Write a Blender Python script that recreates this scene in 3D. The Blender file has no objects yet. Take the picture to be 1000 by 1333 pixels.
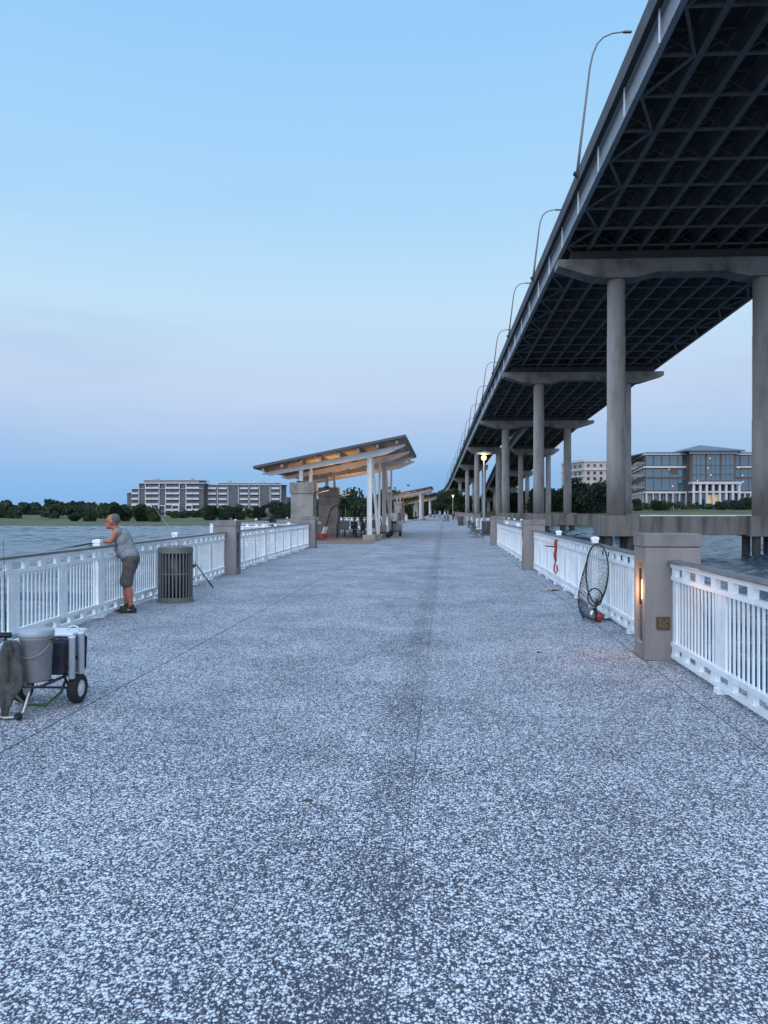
import bpy, math, random
from mathutils import Vector, Matrix, Euler
R = math.radians
random.seed(11)
sc = bpy.context.scene
col = sc.collection

# ------------------------------------------------------------------ helpers
class MB:
    def __init__(s): s.v = []; s.f = []
    def add(s, vs, fs):
        n = len(s.v); s.v += [tuple(p) for p in vs]; s.f += [tuple(i + n for i in f) for f in fs]; return s
    def box(s, x0, x1, y0, y1, z0, z1):
        return s.add([(x0,y0,z0),(x1,y0,z0),(x1,y1,z0),(x0,y1,z0),(x0,y0,z1),(x1,y0,z1),(x1,y1,z1),(x0,y1,z1)],
                     [(0,3,2,1),(4,5,6,7),(0,1,5,4),(1,2,6,5),(2,3,7,6),(3,0,4,7)])
    def cbox(s, c, sz, rz=0.0):
        m = Matrix.Translation(c) @ Matrix.Rotation(rz, 4, 'Z'); a, b, d = [k / 2 for k in sz]
        vs = [m @ Vector(p) for p in ((-a,-b,-d),(a,-b,-d),(a,b,-d),(-a,b,-d),(-a,-b,d),(a,-b,d),(a,b,d),(-a,b,d))]
        return s.add(vs, [(0,3,2,1),(4,5,6,7),(0,1,5,4),(1,2,6,5),(2,3,7,6),(3,0,4,7)])
    def beam(s, p, q, w, h, up=(0,0,1)):
        p = Vector(p); q = Vector(q); d = (q - p).normalized(); u = Vector(up)
        sd = d.cross(u)
        if sd.length < 1e-4: sd = d.cross(Vector((0,1,0)))
        sd.normalize(); u = sd.cross(d).normalized(); sd *= w / 2; u *= h / 2
        vs = [p-sd-u, p+sd-u, p+sd+u, p-sd+u, q-sd-u, q+sd-u, q+sd+u, q-sd+u]
        return s.add(vs, [(0,1,2,3),(7,6,5,4),(0,4,5,1),(1,5,6,2),(2,6,7,3),(3,7,4,0)])
    def tube(s, pts, r, n=8, cap=True):
        pts = [Vector(p) for p in pts]; m = len(pts)
        rs = r if isinstance(r, (list, tuple)) else [r] * m
        t0 = (pts[1] - pts[0]).normalized(); a = t0.orthogonal().normalized(); vs = []
        for i, p in enumerate(pts):
            t = (pts[min(i+1, m-1)] - pts[max(i-1, 0)])
            if t.length < 1e-9: t = t0
            t = t.normalized(); a = (a - t * a.dot(t))
            if a.length < 1e-6: a = t.orthogonal()
            a.normalize(); b = t.cross(a)
            for k in range(n):
                w = 2 * math.pi * k / n; vs.append(p + (a * math.cos(w) + b * math.sin(w)) * rs[i])
        fs = [(i*n+k, i*n+(k+1)%n, (i+1)*n+(k+1)%n, (i+1)*n+k) for i in range(m-1) for k in range(n)]
        if cap: fs += [tuple(range(n))[::-1], tuple((m-1)*n+k for k in range(n))]
        return s.add(vs, fs)
    def ring(s, pts, r, n=6):
        pts = [Vector(p) for p in pts]; m = len(pts); c = sum(pts, Vector()) / m; vs = []
        for i, p in enumerate(pts):
            t = (pts[(i+1) % m] - pts[i-1]).normalized(); a = (p - c); a = (a - t * a.dot(t)).normalized(); b = t.cross(a)
            for k in range(n):
                w = 2*math.pi*k/n; vs.append(p + (a*math.cos(w) + b*math.sin(w)) * r)
        return s.add(vs, [(i*n+k, i*n+(k+1)%n, ((i+1)%m)*n+(k+1)%n, ((i+1)%m)*n+k) for i in range(m) for k in range(n)])
    def lathe(s, prof, c=(0,0,0), n=20, ax='Z', close=True):
        vs = []; m = len(prof)
        for (r, z) in prof:
            for k in range(n):
                w = 2*math.pi*k/n; x, y = r*math.cos(w), r*math.sin(w)
                p = (x, y, z) if ax == 'Z' else ((z, x, y) if ax == 'X' else (y, z, x))
                vs.append((p[0]+c[0], p[1]+c[1], p[2]+c[2]))
        fs = [(i*n+k, i*n+(k+1)%n, (i+1)*n+(k+1)%n, (i+1)*n+k) for i in range(m-1) for k in range(n)]
        if close: fs += [tuple(range(n))[::-1], tuple((m-1)*n+k for k in range(n))]
        return s.add(vs, fs)
    def prism(s, poly, z0, z1, f=lambda x, y, z: (x, y, z)):
        n = len(poly)
        vs = [f(x, y, z0) for x, y in poly] + [f(x, y, z1) for x, y in poly]
        return s.add(vs, [tuple(range(n))[::-1], tuple(range(n, 2*n))] + [(i, (i+1)%n, n+(i+1)%n, n+i) for i in range(n)])
    def ball(s, c, r, n=10, m=7):
        rx, ry, rz = r if isinstance(r, (tuple, list)) else (r, r, r)
        prof = [(math.sin(math.pi*i/m), -math.cos(math.pi*i/m)) for i in range(m+1)]
        prof[0] = (.02, -1); prof[-1] = (.02, 1); k = len(s.v); s.lathe(prof, n=n)
        for i in range(k, len(s.v)):
            x, y, z = s.v[i]; s.v[i] = (x*rx+c[0], y*ry+c[1], z*rz+c[2])
        return s
    def xf(s, m):
        s.v = [tuple(m @ Vector(p)) for p in s.v]; return s
    def mesh(s, name):
        me = bpy.data.meshes.new(name); me.from_pydata(s.v, [], s.f); me.update(); return me
    def build(s, name, mat, parent=None, loc=(0,0,0), rz=0.0, smooth=False, bevel=0.0, fix=True):
        me = s.mesh(name)
        if fix:
            import bmesh
            b = bmesh.new(); b.from_mesh(me); bmesh.ops.recalc_face_normals(b, faces=b.faces); b.to_mesh(me); b.free()
        if smooth: me.polygons.foreach_set('use_smooth', [True]*len(me.polygons))
        me.materials.append(mat)
        o = bpy.data.objects.new(name, me); col.objects.link(o); o.location = loc; o.rotation_euler = (0,0,rz)
        if parent: o.parent = parent
        if bevel:
            bm_ = o.modifiers.new('bevel', 'BEVEL'); bm_.width = bevel; bm_.segments = 2; bm_.limit_method = 'ANGLE'
        return o

def tag(o, label=None, cat=None, group=None, kind=None):
    if label: o['label'] = label
    if cat: o['category'] = cat
    if group: o['group'] = group
    if kind: o['kind'] = kind
    return o
def thing(name, label, cat, loc=(0,0,0), rz=0.0, group=None):
    o = bpy.data.objects.new(name, None); o.empty_display_size = .3; col.objects.link(o)
    o.location = loc; o.rotation_euler = (0,0,rz); return tag(o, label, cat, group)
def part(src, parent, loc=(0,0,0), rz=0.0, sc_=None):
    o = src.copy(); col.objects.link(o); o.parent = parent; o.location = loc; o.rotation_euler = (0,0,rz)
    if sc_: o.scale = sc_
    return o
def copy_tree(o, parent=None):
    c = o.copy(); col.objects.link(c); c.parent = parent
    for ch in list(o.children): copy_tree(ch, c)
    return c

# ------------------------------------------------------------------ materials
def nodes(name):
    m = bpy.data.materials.new(name); m.use_nodes = True; nt = m.node_tree
    return m, nt, nt.nodes['Principled BSDF']
def N(nt, t, **kw):
    n = nt.nodes.new(t)
    for k, v in kw.items():
        if k in n.inputs: n.inputs[k].default_value = v
        else: setattr(n, k, v)
    return n
def ramp(nt, fac, stops, interp='LINEAR'):
    r = nt.nodes.new('ShaderNodeValToRGB'); e = r.color_ramp.elements; r.color_ramp.interpolation = interp
    while len(e) < len(stops): e.new(.5)
    for i, (p, c) in enumerate(stops): e[i].position = p; e[i].color = (*c, 1) if len(c) == 3 else c
    if fac is not None: nt.links.new(fac, r.inputs['Fac'])
    return r
def M(name, c, rough=.6, var=.12, scale=3.0, bump=.0, bscale=None, metal=0.0, streak=False, c2=None, spec=.5):
    """one procedural paint/stone/steel: base colour with noise wear of its own, plus bump"""
    m, nt, b = nodes(name); L = nt.links
    tc = N(nt, 'ShaderNodeTexCoord'); src = tc.outputs['Object']
    if streak:
        mp = N(nt, 'ShaderNodeMapping'); mp.inputs['Scale'].default_value = (1, 1, .18); L.new(src, mp.inputs[0]); src2 = mp.outputs[0]
    else: src2 = src
    n1 = N(nt, 'ShaderNodeTexNoise', Scale=scale, Detail=6.0, Roughness=.62); L.new(src2, n1.inputs['Vector'])
    lo = c2 if c2 else tuple(k*(1-var*1.6) for k in c); hi = tuple(min(1, k*(1+var)) for k in c)
    r = ramp(nt, n1.outputs['Fac'], [(.32, lo), (.5, c), (.7, hi)]); L.new(r.outputs[0], b.inputs['Base Color'])
    b.inputs['Roughness'].default_value = rough; b.inputs['Metallic'].default_value = metal
    b.inputs['Specular IOR Level'].default_value = spec
    if bump:
        n2 = N(nt, 'ShaderNodeTexNoise', Scale=bscale or scale*8, Detail=4.0); L.new(src, n2.inputs['Vector'])
        bp = N(nt, 'ShaderNodeBump', Strength=bump, Distance=.02); L.new(n2.outputs['Fac'], bp.inputs['Height']); L.new(bp.outputs[0], b.inputs['Normal'])
    return m
def E(name, c, s):
    m, nt, b = nodes(name); b.inputs['Base Color'].default_value = (*c, 1)
    b.inputs['Emission Color'].default_value = (*c, 1); b.inputs['Emission Strength'].default_value = s; return m

m_white = M('white_paint', (.84,.85,.86), .42, .03, 2.3, .10, 40, c2=(.70,.685,.66))
m_rail = M('bronze_handrail', (.13,.13,.14), .35, .2, 6, .1, 60, spec=.6)
m_conc = M('pier_concrete', (.225,.202,.188), .85, .2, 2.2, .22, 90, streak=True)
m_conc_cap = M('pier_concrete_cap', (.205,.185,.173), .85, .2, 2.0, .22, 90)
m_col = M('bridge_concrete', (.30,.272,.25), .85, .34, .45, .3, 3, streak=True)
m_capc = M('bridge_cap_shaded_concrete', (.215,.198,.182), .88, .3, .5, .3, 3)  # darker than the column concrete: shade beneath the deck put into the colour
m_pile = M('wet_shaded_pile_concrete', (.05,.048,.045), .6, .3, 1.5)  # wet concrete, darkened further to paint in the shadow under the footing
m_foot = M('stained_concrete', (.20,.178,.16), .9, .28, .8, .4, 5, streak=True, c2=(.075,.062,.05))
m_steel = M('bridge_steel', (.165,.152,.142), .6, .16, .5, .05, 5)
m_steel_skylit = M('bridge_fascia_skylit_steel', (.33,.34,.36), .45, .15, .35, .05, 5)  # same steel as the other girders, lightened to paint in side skylight
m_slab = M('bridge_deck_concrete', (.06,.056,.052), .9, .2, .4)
m_parapet = M('bridge_parapet_concrete', (.10,.105,.11), .85, .18, .4)
m_black = M('black_metal', (.018,.018,.02), .4, .2, 10)
m_rubber = M('tyre_rubber', (.014,.014,.015), .8, .2, 20, .2, 90)
m_clearlid = M('clear_lid_plastic', (.30,.33,.36), .3, .12, 9)
m_bucket = M('grey_plastic', (.20,.205,.21), .5, .12, 9, .05, 30)
m_lid = M('white_plastic', (.68,.69,.70), .35, .06, 9)
m_blue = M('navy_plastic', (.02,.028,.16), .35, .12, 8)
m_towel = M('olive_cloth', (.075,.076,.070), .95, .3, 14, .8, 60)
m_tubemetal = M('galvanised_tube', (.34,.33,.32), .35, .15, 20, metal=.7)
m_bin = M('bin_grey_steel', (.13,.128,.125), .55, .12, 5)
m_liner = M('bin_liner', (.012,.012,.016), .35, .2, 20)
m_skin = M('sunburnt_skin', (.36,.135,.075), .55, .1, 14)
m_shirt = M('heather_grey_cotton', (.24,.255,.27), .95, .22, 40, 1.0, 14)
m_shorts = M('brown_grey_cotton', (.095,.085,.08), .95, .3, 22, .6, 25)
m_hair = M('grey_hair', (.13,.12,.115), .8, .3, 60, .8, 120)
m_shoe = M('black_shoe', (.012,.012,.014), .6, .2, 20)
m_tan = M('tan_trim', (.35,.26,.18), .6, .2, 20)
m_net = M('net_cord', (.02,.025,.035), .7, .3, 30)
m_red = M('red_plastic', (.30,.035,.025), .6, .3, 12)
m_brass = M('tarnished_brass', (.17,.10,.045), .45, .3, 25, .2, 80, metal=.4)
m_roofmetal = M('dark_roof_metal', (.06,.062,.07), .5, .2, 1.5)
m_wood = M('soffit_boards', (.30,.24,.19), .7, .15, 2)
m_glow = E('warm_lamp', (1.0,.62,.26), 9.0)
m_glow2 = E('warm_tube', (1.0,.52,.18), 2.6)
m_lampy = E('lamp_disc_glow', (.95,.80,.36), 1.1)
m_stone = M('stone_cladding', (.25,.225,.20), .9, .22, 1.6, .5, 14)
m_paver = M('brown_pavers', (.23,.17,.15), .9, .25, 4, .3, 30)
m_bark = M('bark', (.06,.048,.038), .95, .3, 3)
m_pvc = M('pvc_tube', (.62,.66,.68), .35, .05, 12)
m_soffitwhite = M('white_steel', (.62,.62,.60), .45, .08, 1.2)

def leafmat(name, a, b_):
    m, nt, b = nodes(name); L = nt.links
    g = N(nt, 'ShaderNodeNewGeometry'); tc = N(nt, 'ShaderNodeTexCoord')
    n = N(nt, 'ShaderNodeTexNoise', Scale=.35, Detail=3.0); L.new(tc.outputs['Object'], n.inputs['Vector'])
    mx = N(nt, 'ShaderNodeMath', operation='ADD'); L.new(n.outputs['Fac'], mx.inputs[0])
    mu = N(nt, 'ShaderNodeMath', operation='MULTIPLY_ADD'); L.new(g.outputs['Random Per Island'], mu.inputs[0]); mu.inputs[1].default_value = .5; mu.inputs[2].default_value = -.25
    L.new(mu.outputs[0], mx.inputs[1])
    r = ramp(nt, mx.outputs[0], [(.25, a), (.75, b_)]); L.new(r.outputs[0], b.inputs['Base Color']); b.inputs['Roughness'].default_value = .8
    b.inputs['Specular IOR Level'].default_value = .15
    return m
m_leaf = [leafmat('foliage_dark', (.014,.026,.016), (.045,.068,.033)), leafmat('foliage_mid', (.020,.035,.018), (.06,.085,.036)),
          leafmat('foliage_blue', (.013,.026,.021), (.038,.058,.040))]

# exposed shell aggregate deck: Object coordinates are pier coordinates (x across, y along)
def deck_material():
    m, nt, b = nodes('shell_aggregate_concrete'); L = nt.links
    tc = N(nt, 'ShaderNodeTexCoord'); O = tc.outputs['Object']
    def mth(op, a, b2=None, c=None):
        q = nt.nodes.new('ShaderNodeMath'); q.operation = op
        for i, t in enumerate((a, b2, c)):
            if t is None: continue
            if isinstance(t, (int, float)): q.inputs[i].default_value = t
            else: L.new(t, q.inputs[i])
        return q.outputs[0]
    wv = N(nt, 'ShaderNodeTexNoise', Scale=70.0, Detail=2.0); L.new(O, wv.inputs['Vector'])
    mixv = N(nt, 'ShaderNodeVectorMath', operation='MULTIPLY_ADD'); L.new(wv.outputs['Color'], mixv.inputs[0]); mixv.inputs[1].default_value = (.014,.014,.014); L.new(O, mixv.inputs[2])
    def flakes(scale, off):
        mp = N(nt, 'ShaderNodeMapping'); mp.inputs['Scale'].default_value = (1, .8, 1); mp.inputs['Location'].default_value = (off, off, 0); L.new(mixv.outputs[0], mp.inputs[0])
        v = N(nt, 'ShaderNodeTexVoronoi', Scale=scale); L.new(mp.outputs[0], v.inputs['Vector'])
        sep = N(nt, 'ShaderNodeSeparateColor'); L.new(v.outputs['Color'], sep.inputs[0])
        return mth('SUBTRACT', mth('MULTIPLY_ADD', sep.outputs[0], .62, .02), v.outputs['Distance'])
    fl = mth('MAXIMUM', flakes(76, 0), mth('ADD', flakes(135, 3.7), -.05))
    big = N(nt, 'ShaderNodeTexNoise', Scale=.9, Detail=6.0, Roughness=.65); L.new(O, big.inputs['Vector'])
    ad2 = N(nt, 'ShaderNodeMath', operation='MULTIPLY_ADD'); L.new(big.outputs['Fac'], ad2.inputs[0]); ad2.inputs[1].default_value = .36; L.new(mth('ADD', fl, -.15), ad2.inputs[2])
    sx = N(nt, 'ShaderNodeSeparateXYZ'); L.new(O, sx.inputs[0])
    wob = mth('MULTIPLY_ADD', big.outputs['Fac'], .05, -.025)
    X = mth('ADD', sx.outputs[0], wob)
    # cement-rich band alongside the centre joint (the finisher's trowel left fewer shells there)
    bandn = N(nt, 'ShaderNodeTexNoise', Scale=2.2, Detail=3.0); L.new(O, bandn.inputs['Vector'])
    bx = mth('ABSOLUTE', mth('ADD', sx.outputs[0], .30)); bandw = mth('MULTIPLY_ADD', bandn.outputs['Fac'], .30, .0)
    band = nt.nodes.new('ShaderNodeMapRange'); L.new(mth('SUBTRACT', bandw, bx), band.inputs[0]); band.inputs[1].default_value = -.05; band.inputs[2].default_value = .10; band.inputs[3].default_value = 0; band.inputs[4].default_value = .055
    sh = mth('SUBTRACT', ad2.outputs[0], band.outputs[0])
    # yn: shells threshold
    r = ramp(nt, mth('ADD', sh, .5), [(.22, (.058,.057,.076)), (.455, (.125,.124,.155)), (.535, (.40,.395,.42)), (.70, (.84,.82,.84))])
    # joints
    def joint(xc, w, src): return mth('LESS_THAN', mth('ABSOLUTE', mth('SUBTRACT', src, xc)), w)
    j = mth('MAXIMUM', mth('MULTIPLY', joint(-.19, .004, sx.outputs[0]), .65), joint(-2.93, .008, sx.outputs[0]))
    j = mth('MAXIMUM', j, joint(2.12, .006, sx.outputs[0]))
    ym = mth('ABSOLUTE', mth('SUBTRACT', mth('FLOORED_MODULO', mth('ADD', sx.outputs[1], -3.95), 4.2), 2.1))
    j = mth('MAXIMUM', j, mth('MULTIPLY', mth('LESS_THAN', ym, .005), .75))
    stain = N(nt, 'ShaderNodeTexNoise', Scale=.32, Detail=6.0, Roughness=.7); L.new(O, stain.inputs['Vector'])
    st = ramp(nt, stain.outputs['Fac'], [(.3, (.80,.80,.82)), (.55, (1,1,1)), (.75, (1.0,.99,1.0))])
    mu = N(nt, 'ShaderNodeMix', data_type='RGBA', blend_type='MULTIPLY'); mu.inputs[0].default_value = 1
    L.new(r.outputs[0], mu.inputs[6]); L.new(st.outputs[0], mu.inputs[7])
    mj = N(nt, 'ShaderNodeMix', data_type='RGBA'); L.new(j, mj.inputs[0]); L.new(mu.outputs[2], mj.inputs[6]); mj.inputs[7].default_value = (.06,.065,.075,1)
    L.new(mj.outputs[2], b.inputs['Base Color']); b.inputs['Roughness'].default_value = .72; b.inputs['Specular IOR Level'].default_value = .35
    bp = N(nt, 'ShaderNodeBump', Strength=.5, Distance=.008); L.new(sh, bp.inputs['Height']); L.new(bp.outputs[0], b.inputs['Normal'])
    return m
m_deck = deck_material()

def water_material():
    m, nt, b = nodes('river_water'); L = nt.links
    tc = N(nt, 'ShaderNodeTexCoord')
    b.inputs['Base Color'].default_value = (.03,.065,.095,1); b.inputs['Roughness'].default_value = .10; b.inputs['IOR'].default_value = 1.33
    mp = N(nt, 'ShaderNodeMapping'); mp.inputs['Scale'].default_value = (.55, .95, 1); L.new(tc.outputs['Object'], mp.inputs[0])
    n1 = N(nt, 'ShaderNodeTexNoise', Scale=.55, Detail=4.0, Roughness=.6, Distortion=.5); L.new(mp.outputs[0], n1.inputs['Vector'])
    n2 = N(nt, 'ShaderNodeTexNoise', Scale=2.6, Detail=3.0, Roughness=.6, Distortion=.6); L.new(mp.outputs[0], n2.inputs['Vector'])
    b1 = N(nt, 'ShaderNodeBump', Strength=.5, Distance=.25); L.new(n1.outputs['Fac'], b1.inputs['Height'])
    b2 = N(nt, 'ShaderNodeBump', Strength=.8, Distance=.10); L.new(n2.outputs['Fac'], b2.inputs['Height']); L.new(b1.outputs[0], b2.inputs['Normal'])
    L.new(b2.outputs[0], b.inputs['Normal']); return m
m_water = water_material()
m_grass = M('marsh_grass', (.088,.088,.032), .95, .35, .05, .5, 2, c2=(.045,.055,.022))
m_path = M('shore_walk', (.55,.55,.54), .85, .1, .5)

# ------------------------------------------------------------------ frames of reference
TH = math.atan(.079); S_, C_ = math.sin(TH), math.cos(TH)       # the pier runs 4.5 degrees right of the view
def PV(x, y, z=0.0): return (x*C_ + y*S_, -x*S_ + y*C_, z)
def AT(px, d, z=0.0): return ((px-500)/1000*d, d, z)
def ZY(y, d): return 1.6 + (665-y)/1000*d

# ------------------------------------------------------------------ setting: water, ground, pier deck
def ground_z(x, y):
    n = .25*math.sin(x*.021+1)+.2*math.sin(x*.05+y*.03)
    if x > 40:
        sh = 196 + 5*math.sin(x*.03)
        k = [(-1e4,-7),(sh-30,-5.5),(sh,-3.05),(sh+10,-1.9),(sh+34,-.02),(sh+42,.1),(sh+75,2.0),(sh+110,2.3),(1e5,2.6)]
    else:
        sh = 232 + 7*math.sin(x*.02) + 4*math.sin(x*.07)
        k = [(-1e4,-7),(sh-30,-5.5),(sh,-3.05),(sh+8,-2.65),(sh+110,-2.3),(sh+180,-1.2),(1e5,0)]
    for (a, za), (b, zb) in zip(k, k[1:]):
        if y <= b:
            z = za + (zb-za)*(y-a)/(b-a); break
    return z + (n*.5 if y > sh+4 else 0)
def gz(x, y):
    if 0 < x < 80:                                              # blend between the low marsh and the right bank
        t = x/80; return ground_z(0, y)*(1-t) + ground_z(80, y)*t
    return ground_z(x, y)
xs = sorted(set([-4000,-2500,-1500,-900] + list(range(-700, 701, 14)) + [900,1500,2500,4000]))
ys = [-60, 100] + list(range(160, 420, 5)) + [440,470,500,550,600,700,850,1000,1500,2500,4500]
gm = MB(); gm.v = [(x, y, gz(x, y)) for y in ys for x in xs]; nx = len(xs)
gm.f = [(j*nx+i, j*nx+i+1, (j+1)*nx+i+1, (j+1)*nx+i) for j in range(len(ys)-1) for i in range(nx-1)]
g = gm.build('ground', m_grass, smooth=True, fix=False); tag(g, kind='structure')
import numpy as np
def make_water():
    rs = np.random.RandomState(4)
    xs_ = np.concatenate([[-4200,-1500,-600,-330], np.arange(-240, 240, .75), [330,600,1500,4200]]); ys_ = np.concatenate([[-320,-60,-10], np.arange(0, 262, .5), [300,500,1200,4600]])
    X_, Y_ = np.meshgrid(xs_, ys_); Z_ = np.zeros_like(X_)
    for i in range(34):
        lam = 1.9*(1.10**(i % 17))*rs.uniform(.85,1.15); a = math.radians(250+rs.normal(0, 34)); k = 2*math.pi/lam; ph = rs.uniform(0, 6.28)
        q = np.sin(k*(X_*math.cos(a)+Y_*math.sin(a))+ph + .8*np.sin(X_*.11+Y_*.07+i)); Z_ += .0125*lam*(1-2*np.abs(q*.5)**1.5 if i % 2 else q)*.8
    Z_ -= Z_.mean(); gust = .75+.35*np.sin(X_*.035+2*np.sin(Y_*.02))*np.sin(Y_*.05+X_*.01); Z_ *= gust*np.clip((600-np.abs(X_))/300, 0, 1)*np.clip((520-Y_)/200, 0, 1)
    ny_, nx_ = X_.shape; me = bpy.data.meshes.new('water'); me.vertices.add(nx_*ny_)
    me.vertices.foreach_set('co', np.stack([X_, Y_, Z_-3], -1).astype(np.float32).ravel())
    I = np.arange(nx_*ny_).reshape(ny_, nx_); F = np.stack([I[:-1,:-1], I[:-1,1:], I[1:,1:], I[1:,:-1]], -1).reshape(-1, 4); nf = len(F)
    me.loops.add(nf*4); me.loops.foreach_set('vertex_index', F.ravel().astype(np.int32)); me.polygons.add(nf)
    me.polygons.foreach_set('loop_start', np.arange(0, nf*4, 4, dtype=np.int32)); me.polygons.foreach_set('use_smooth', np.ones(nf, dtype=bool)); me.update(calc_edges=True)
    me.materials.append(m_water); o = bpy.data.objects.new('water', me); col.objects.link(o); tag(o, kind='structure')
make_water()
pb = MB()
ww = [(x, 231+5*math.sin(x*.03)) for x in range(70, 330, 10)]
for (x0, y0), (x1, y1) in zip(ww, ww[1:]):
    z0, z1 = gz(x0, y0)+.35, gz(x1, y1)+.35
    pb.add([(x0,y0,z0),(x1,y1,z1),(x1,y1+2.2,z1+.05),(x0,y0+2.2,z0+.05),(x0,y0,z0-.6),(x1,y1,z1-.6),(x1,y1+2.2,z1-.6),(x0,y0+2.2,z0-.6)],
           [(0,1,2,3),(4,7,6,5),(0,4,5,1),(2,6,7,3)])
tag(pb.build('path', m_path), kind='structure')

left_edge = [(-4.38,-6),(-4.90,2.5),(-5.72,18.8),(-6.12,33.2),(-10.7,33.6),(-10.7,64),(-5.9,64.4),(-5.9,118),(-10.4,118.4),(-10.4,146),(-5.9,146.4),(-5.9,340)]
right_edge = [(2.72,-6),(2.72,36.3),(4.15,36.5),(4.15,61),(2.75,61),(2.75,340)]
poly = left_edge[::-1] + right_edge
MB().prism([(x, y) for x, y in poly], -.45, 0).build('pier_deck', m_deck, rz=-TH); tag(bpy.data.objects['pier_deck'], kind='structure')
pv = MB(); pv.box(-10.3, -3.5, 36.4, 60, .001, .005); tag(pv.build('pavement', m_paver, rz=-TH), kind='structure')

# ------------------------------------------------------------------ railings
BAL = {}
def bal_mesh(L):
    k = round(L, 2)
    if k in BAL: return BAL[k]
    m = MB(); n = int((L-.30)/.1); x0 = .5*(L-(n-1)*.1)
    for i in range(n): x = x0+i*.1; m.box(x-.017, x+.017, -.005, .005, .213, .867)
    for x in (.028, .098): m.box(x-.028, x+.030, -.010, .010, .2125, .8675); m.box(L-x-.030, L-x+.028, -.010, .010, .2125, .8675)
    BAL[k] = m.build('baluster_panel', m_white); col.objects.unlink(BAL[k]); return BAL[k]
def railing(a, b, n, label, posts=True, group='white railing runs along the pier', detail=True):
    A = Vector(PV(*a)); B = Vector(PV(*b)); d = B-A; L = d.length; rz = math.atan2(d.y, d.x)
    t = thing('railing', label, 'railing', A, rz, group)
    MB().box(0, L, -.07, .07, 1.045, 1.078).build('handrail', m_rail, t, bevel=.012)
    f = MB()
    for z0, z1, hw in ((.045,.085,.028),(.165,.212,.028),(.868,.912,.028),(1.0,1.043,.034)): f.box(0, L, -hw, hw, z0, z1)
    nb = n*3; bl = L/nb
    k = max(1, int(round(L/.42)))
    for i in range(k+1):
        x = min(max(i*L/k, .08), L-.08)
        f.box(x-.06, x+.06, -.022, .022, .912, 1.0)
        f.box(x-.06, x+.06, -.022, .022, .085, .165)
    for i in range(1, nb):
        x = i*bl; f.box(x-.05, x+.05, -.05, .05, 0, .044)
    f.build('rail_frame', m_white, t)
    bm_ = bal_mesh(bl)
    for i in range(nb): part(bm_, t, (i*bl, 0, 0))
    if posts:
        for i in range(1, n):
            p = MB().box(-.05,.05,-.05,.05,0,1.12)
            p.box(-.11,.11,-.095,.095,.002,.03)
            po = p.build('post', m_white, t, (i*L/n, .055, 0), bevel=.004)
            MB().box(-.060,.060,-.060,.060,1.12,1.165).add([(-.055,-.055,1.165),(.055,-.055,1.165),(.055,.055,1.165),(-.055,.055,1.165),(0,0,1.178)],[(0,1,4),(1,2,4),(2,3,4),(3,0,4)]).build('post_cap', m_white, po)
    return t

# concrete pillars with a lamp recess on the pier side
def pillar(x, y, side, label, lamp=True, plate=False, power=6):
    t = thing('concrete_pillar', label, 'pillar', PV(x, y), -TH, 'concrete pillars between railing runs')
    hx, hy, H = .29, .24, 1.21
    f = -1 if side == 'R' else 1                                # the recessed face looks to the middle of the pier
    m = MB(); fx, bx = f*hx, f*(hx-.10); y0, y1, z0, z1 = -.115, .115, .17, 1.04
    m.v = [(fx,-hy,0),(fx,hy,0),(fx,hy,H),(fx,-hy,H),(fx,y0,z0),(fx,y1,z0),(fx,y1,z1),(fx,y0,z1),(bx,y0,z0),(bx,y1,z0),(bx,y1,z1),(bx,y0,z1),(-fx,-hy,0),(-fx,hy,0),(-fx,hy,H),(-fx,-hy,H)]
    m.f = [(0,1,5,4),(1,2,6,5),(2,3,7,6),(3,0,4,7),(4,5,9,8),(5,6,10,9),(6,7,11,10),(7,4,8,11),(8,9,10,11),(12,15,14,13),(0,12,13,1),(1,13,14,2),(2,14,15,3),(3,15,12,0)]
    m.build('body', m_conc, t, bevel=.012)
    MB().box(-hx-.008, hx+.008, -hy-.008, hy+.008, H+.006, 1.355).build('cap', m_conc_cap, t, bevel=.01)
    MB().box(-hx+.015, hx-.015, -hy+.015, hy-.015, H-.002, H+.008).build('cap_joint', m_black, t)
    l = MB(); l.box(min(bx+f*.002, bx+f*.012), max(bx+f*.002, bx+f*.012), -.10, .10, .18, .58); l.build('recess_plate', m_roofmetal, t)
    lb = MB(); xx = sorted((fx-f*.06, fx-f*.018)); lb.box(xx[0], xx[1], -.08, .08, .64, .84); lo = lb.build('lamp', m_glow2 if side == 'R' else m_clearlid, t)
    xx = sorted((fx-f*.016, fx-f*.002)); MB().box(xx[0], xx[1], -.022, .022, .58, .97).build('lamp_shield', m_black, lo)
    xx = sorted((fx-f*.07, fx-f*.03)); MB().box(xx[0], xx[1], -.09, .09, .18, .60).build('lamp_box', m_roofmetal, t)
    if plate:
        p = MB().box(-.175, -.035, -hy-.016, -hy-.002, .335, .475).build('outlet_plate', m_brass, t, bevel=.004)
        q = MB()
        q.box(-.165,-.045,-hy-.020,-hy-.0165,.345,.350).box(-.165,-.045,-hy-.020,-hy-.0165,.460,.465).box(-.165,-.160,-hy-.020,-hy-.0165,.3505,.4595).box(-.050,-.045,-hy-.020,-hy-.0165,.3505,.4595)
        q.ball((-.068,-hy-.018,.405), .009).box(-.13,-.09,-hy-.019,-hy-.0165,.385,.39).box(-.12,-.115,-hy-.019,-hy-.0165,.3905,.43)
        q.build('plate_detail', m_black, p)
    if lamp:
        ld = bpy.data.lights.new('pillar_light', 'POINT'); ld.energy = power; ld.color = (1,.55,.28); ld.shadow_soft_size = .05
        lo2 = bpy.data.objects.new('pillar_light', ld); col.objects.link(lo2); lo2.parent = t; lo2.location = (f*(hx+.10), 0, .74)
    return t
XR = 2.42
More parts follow.
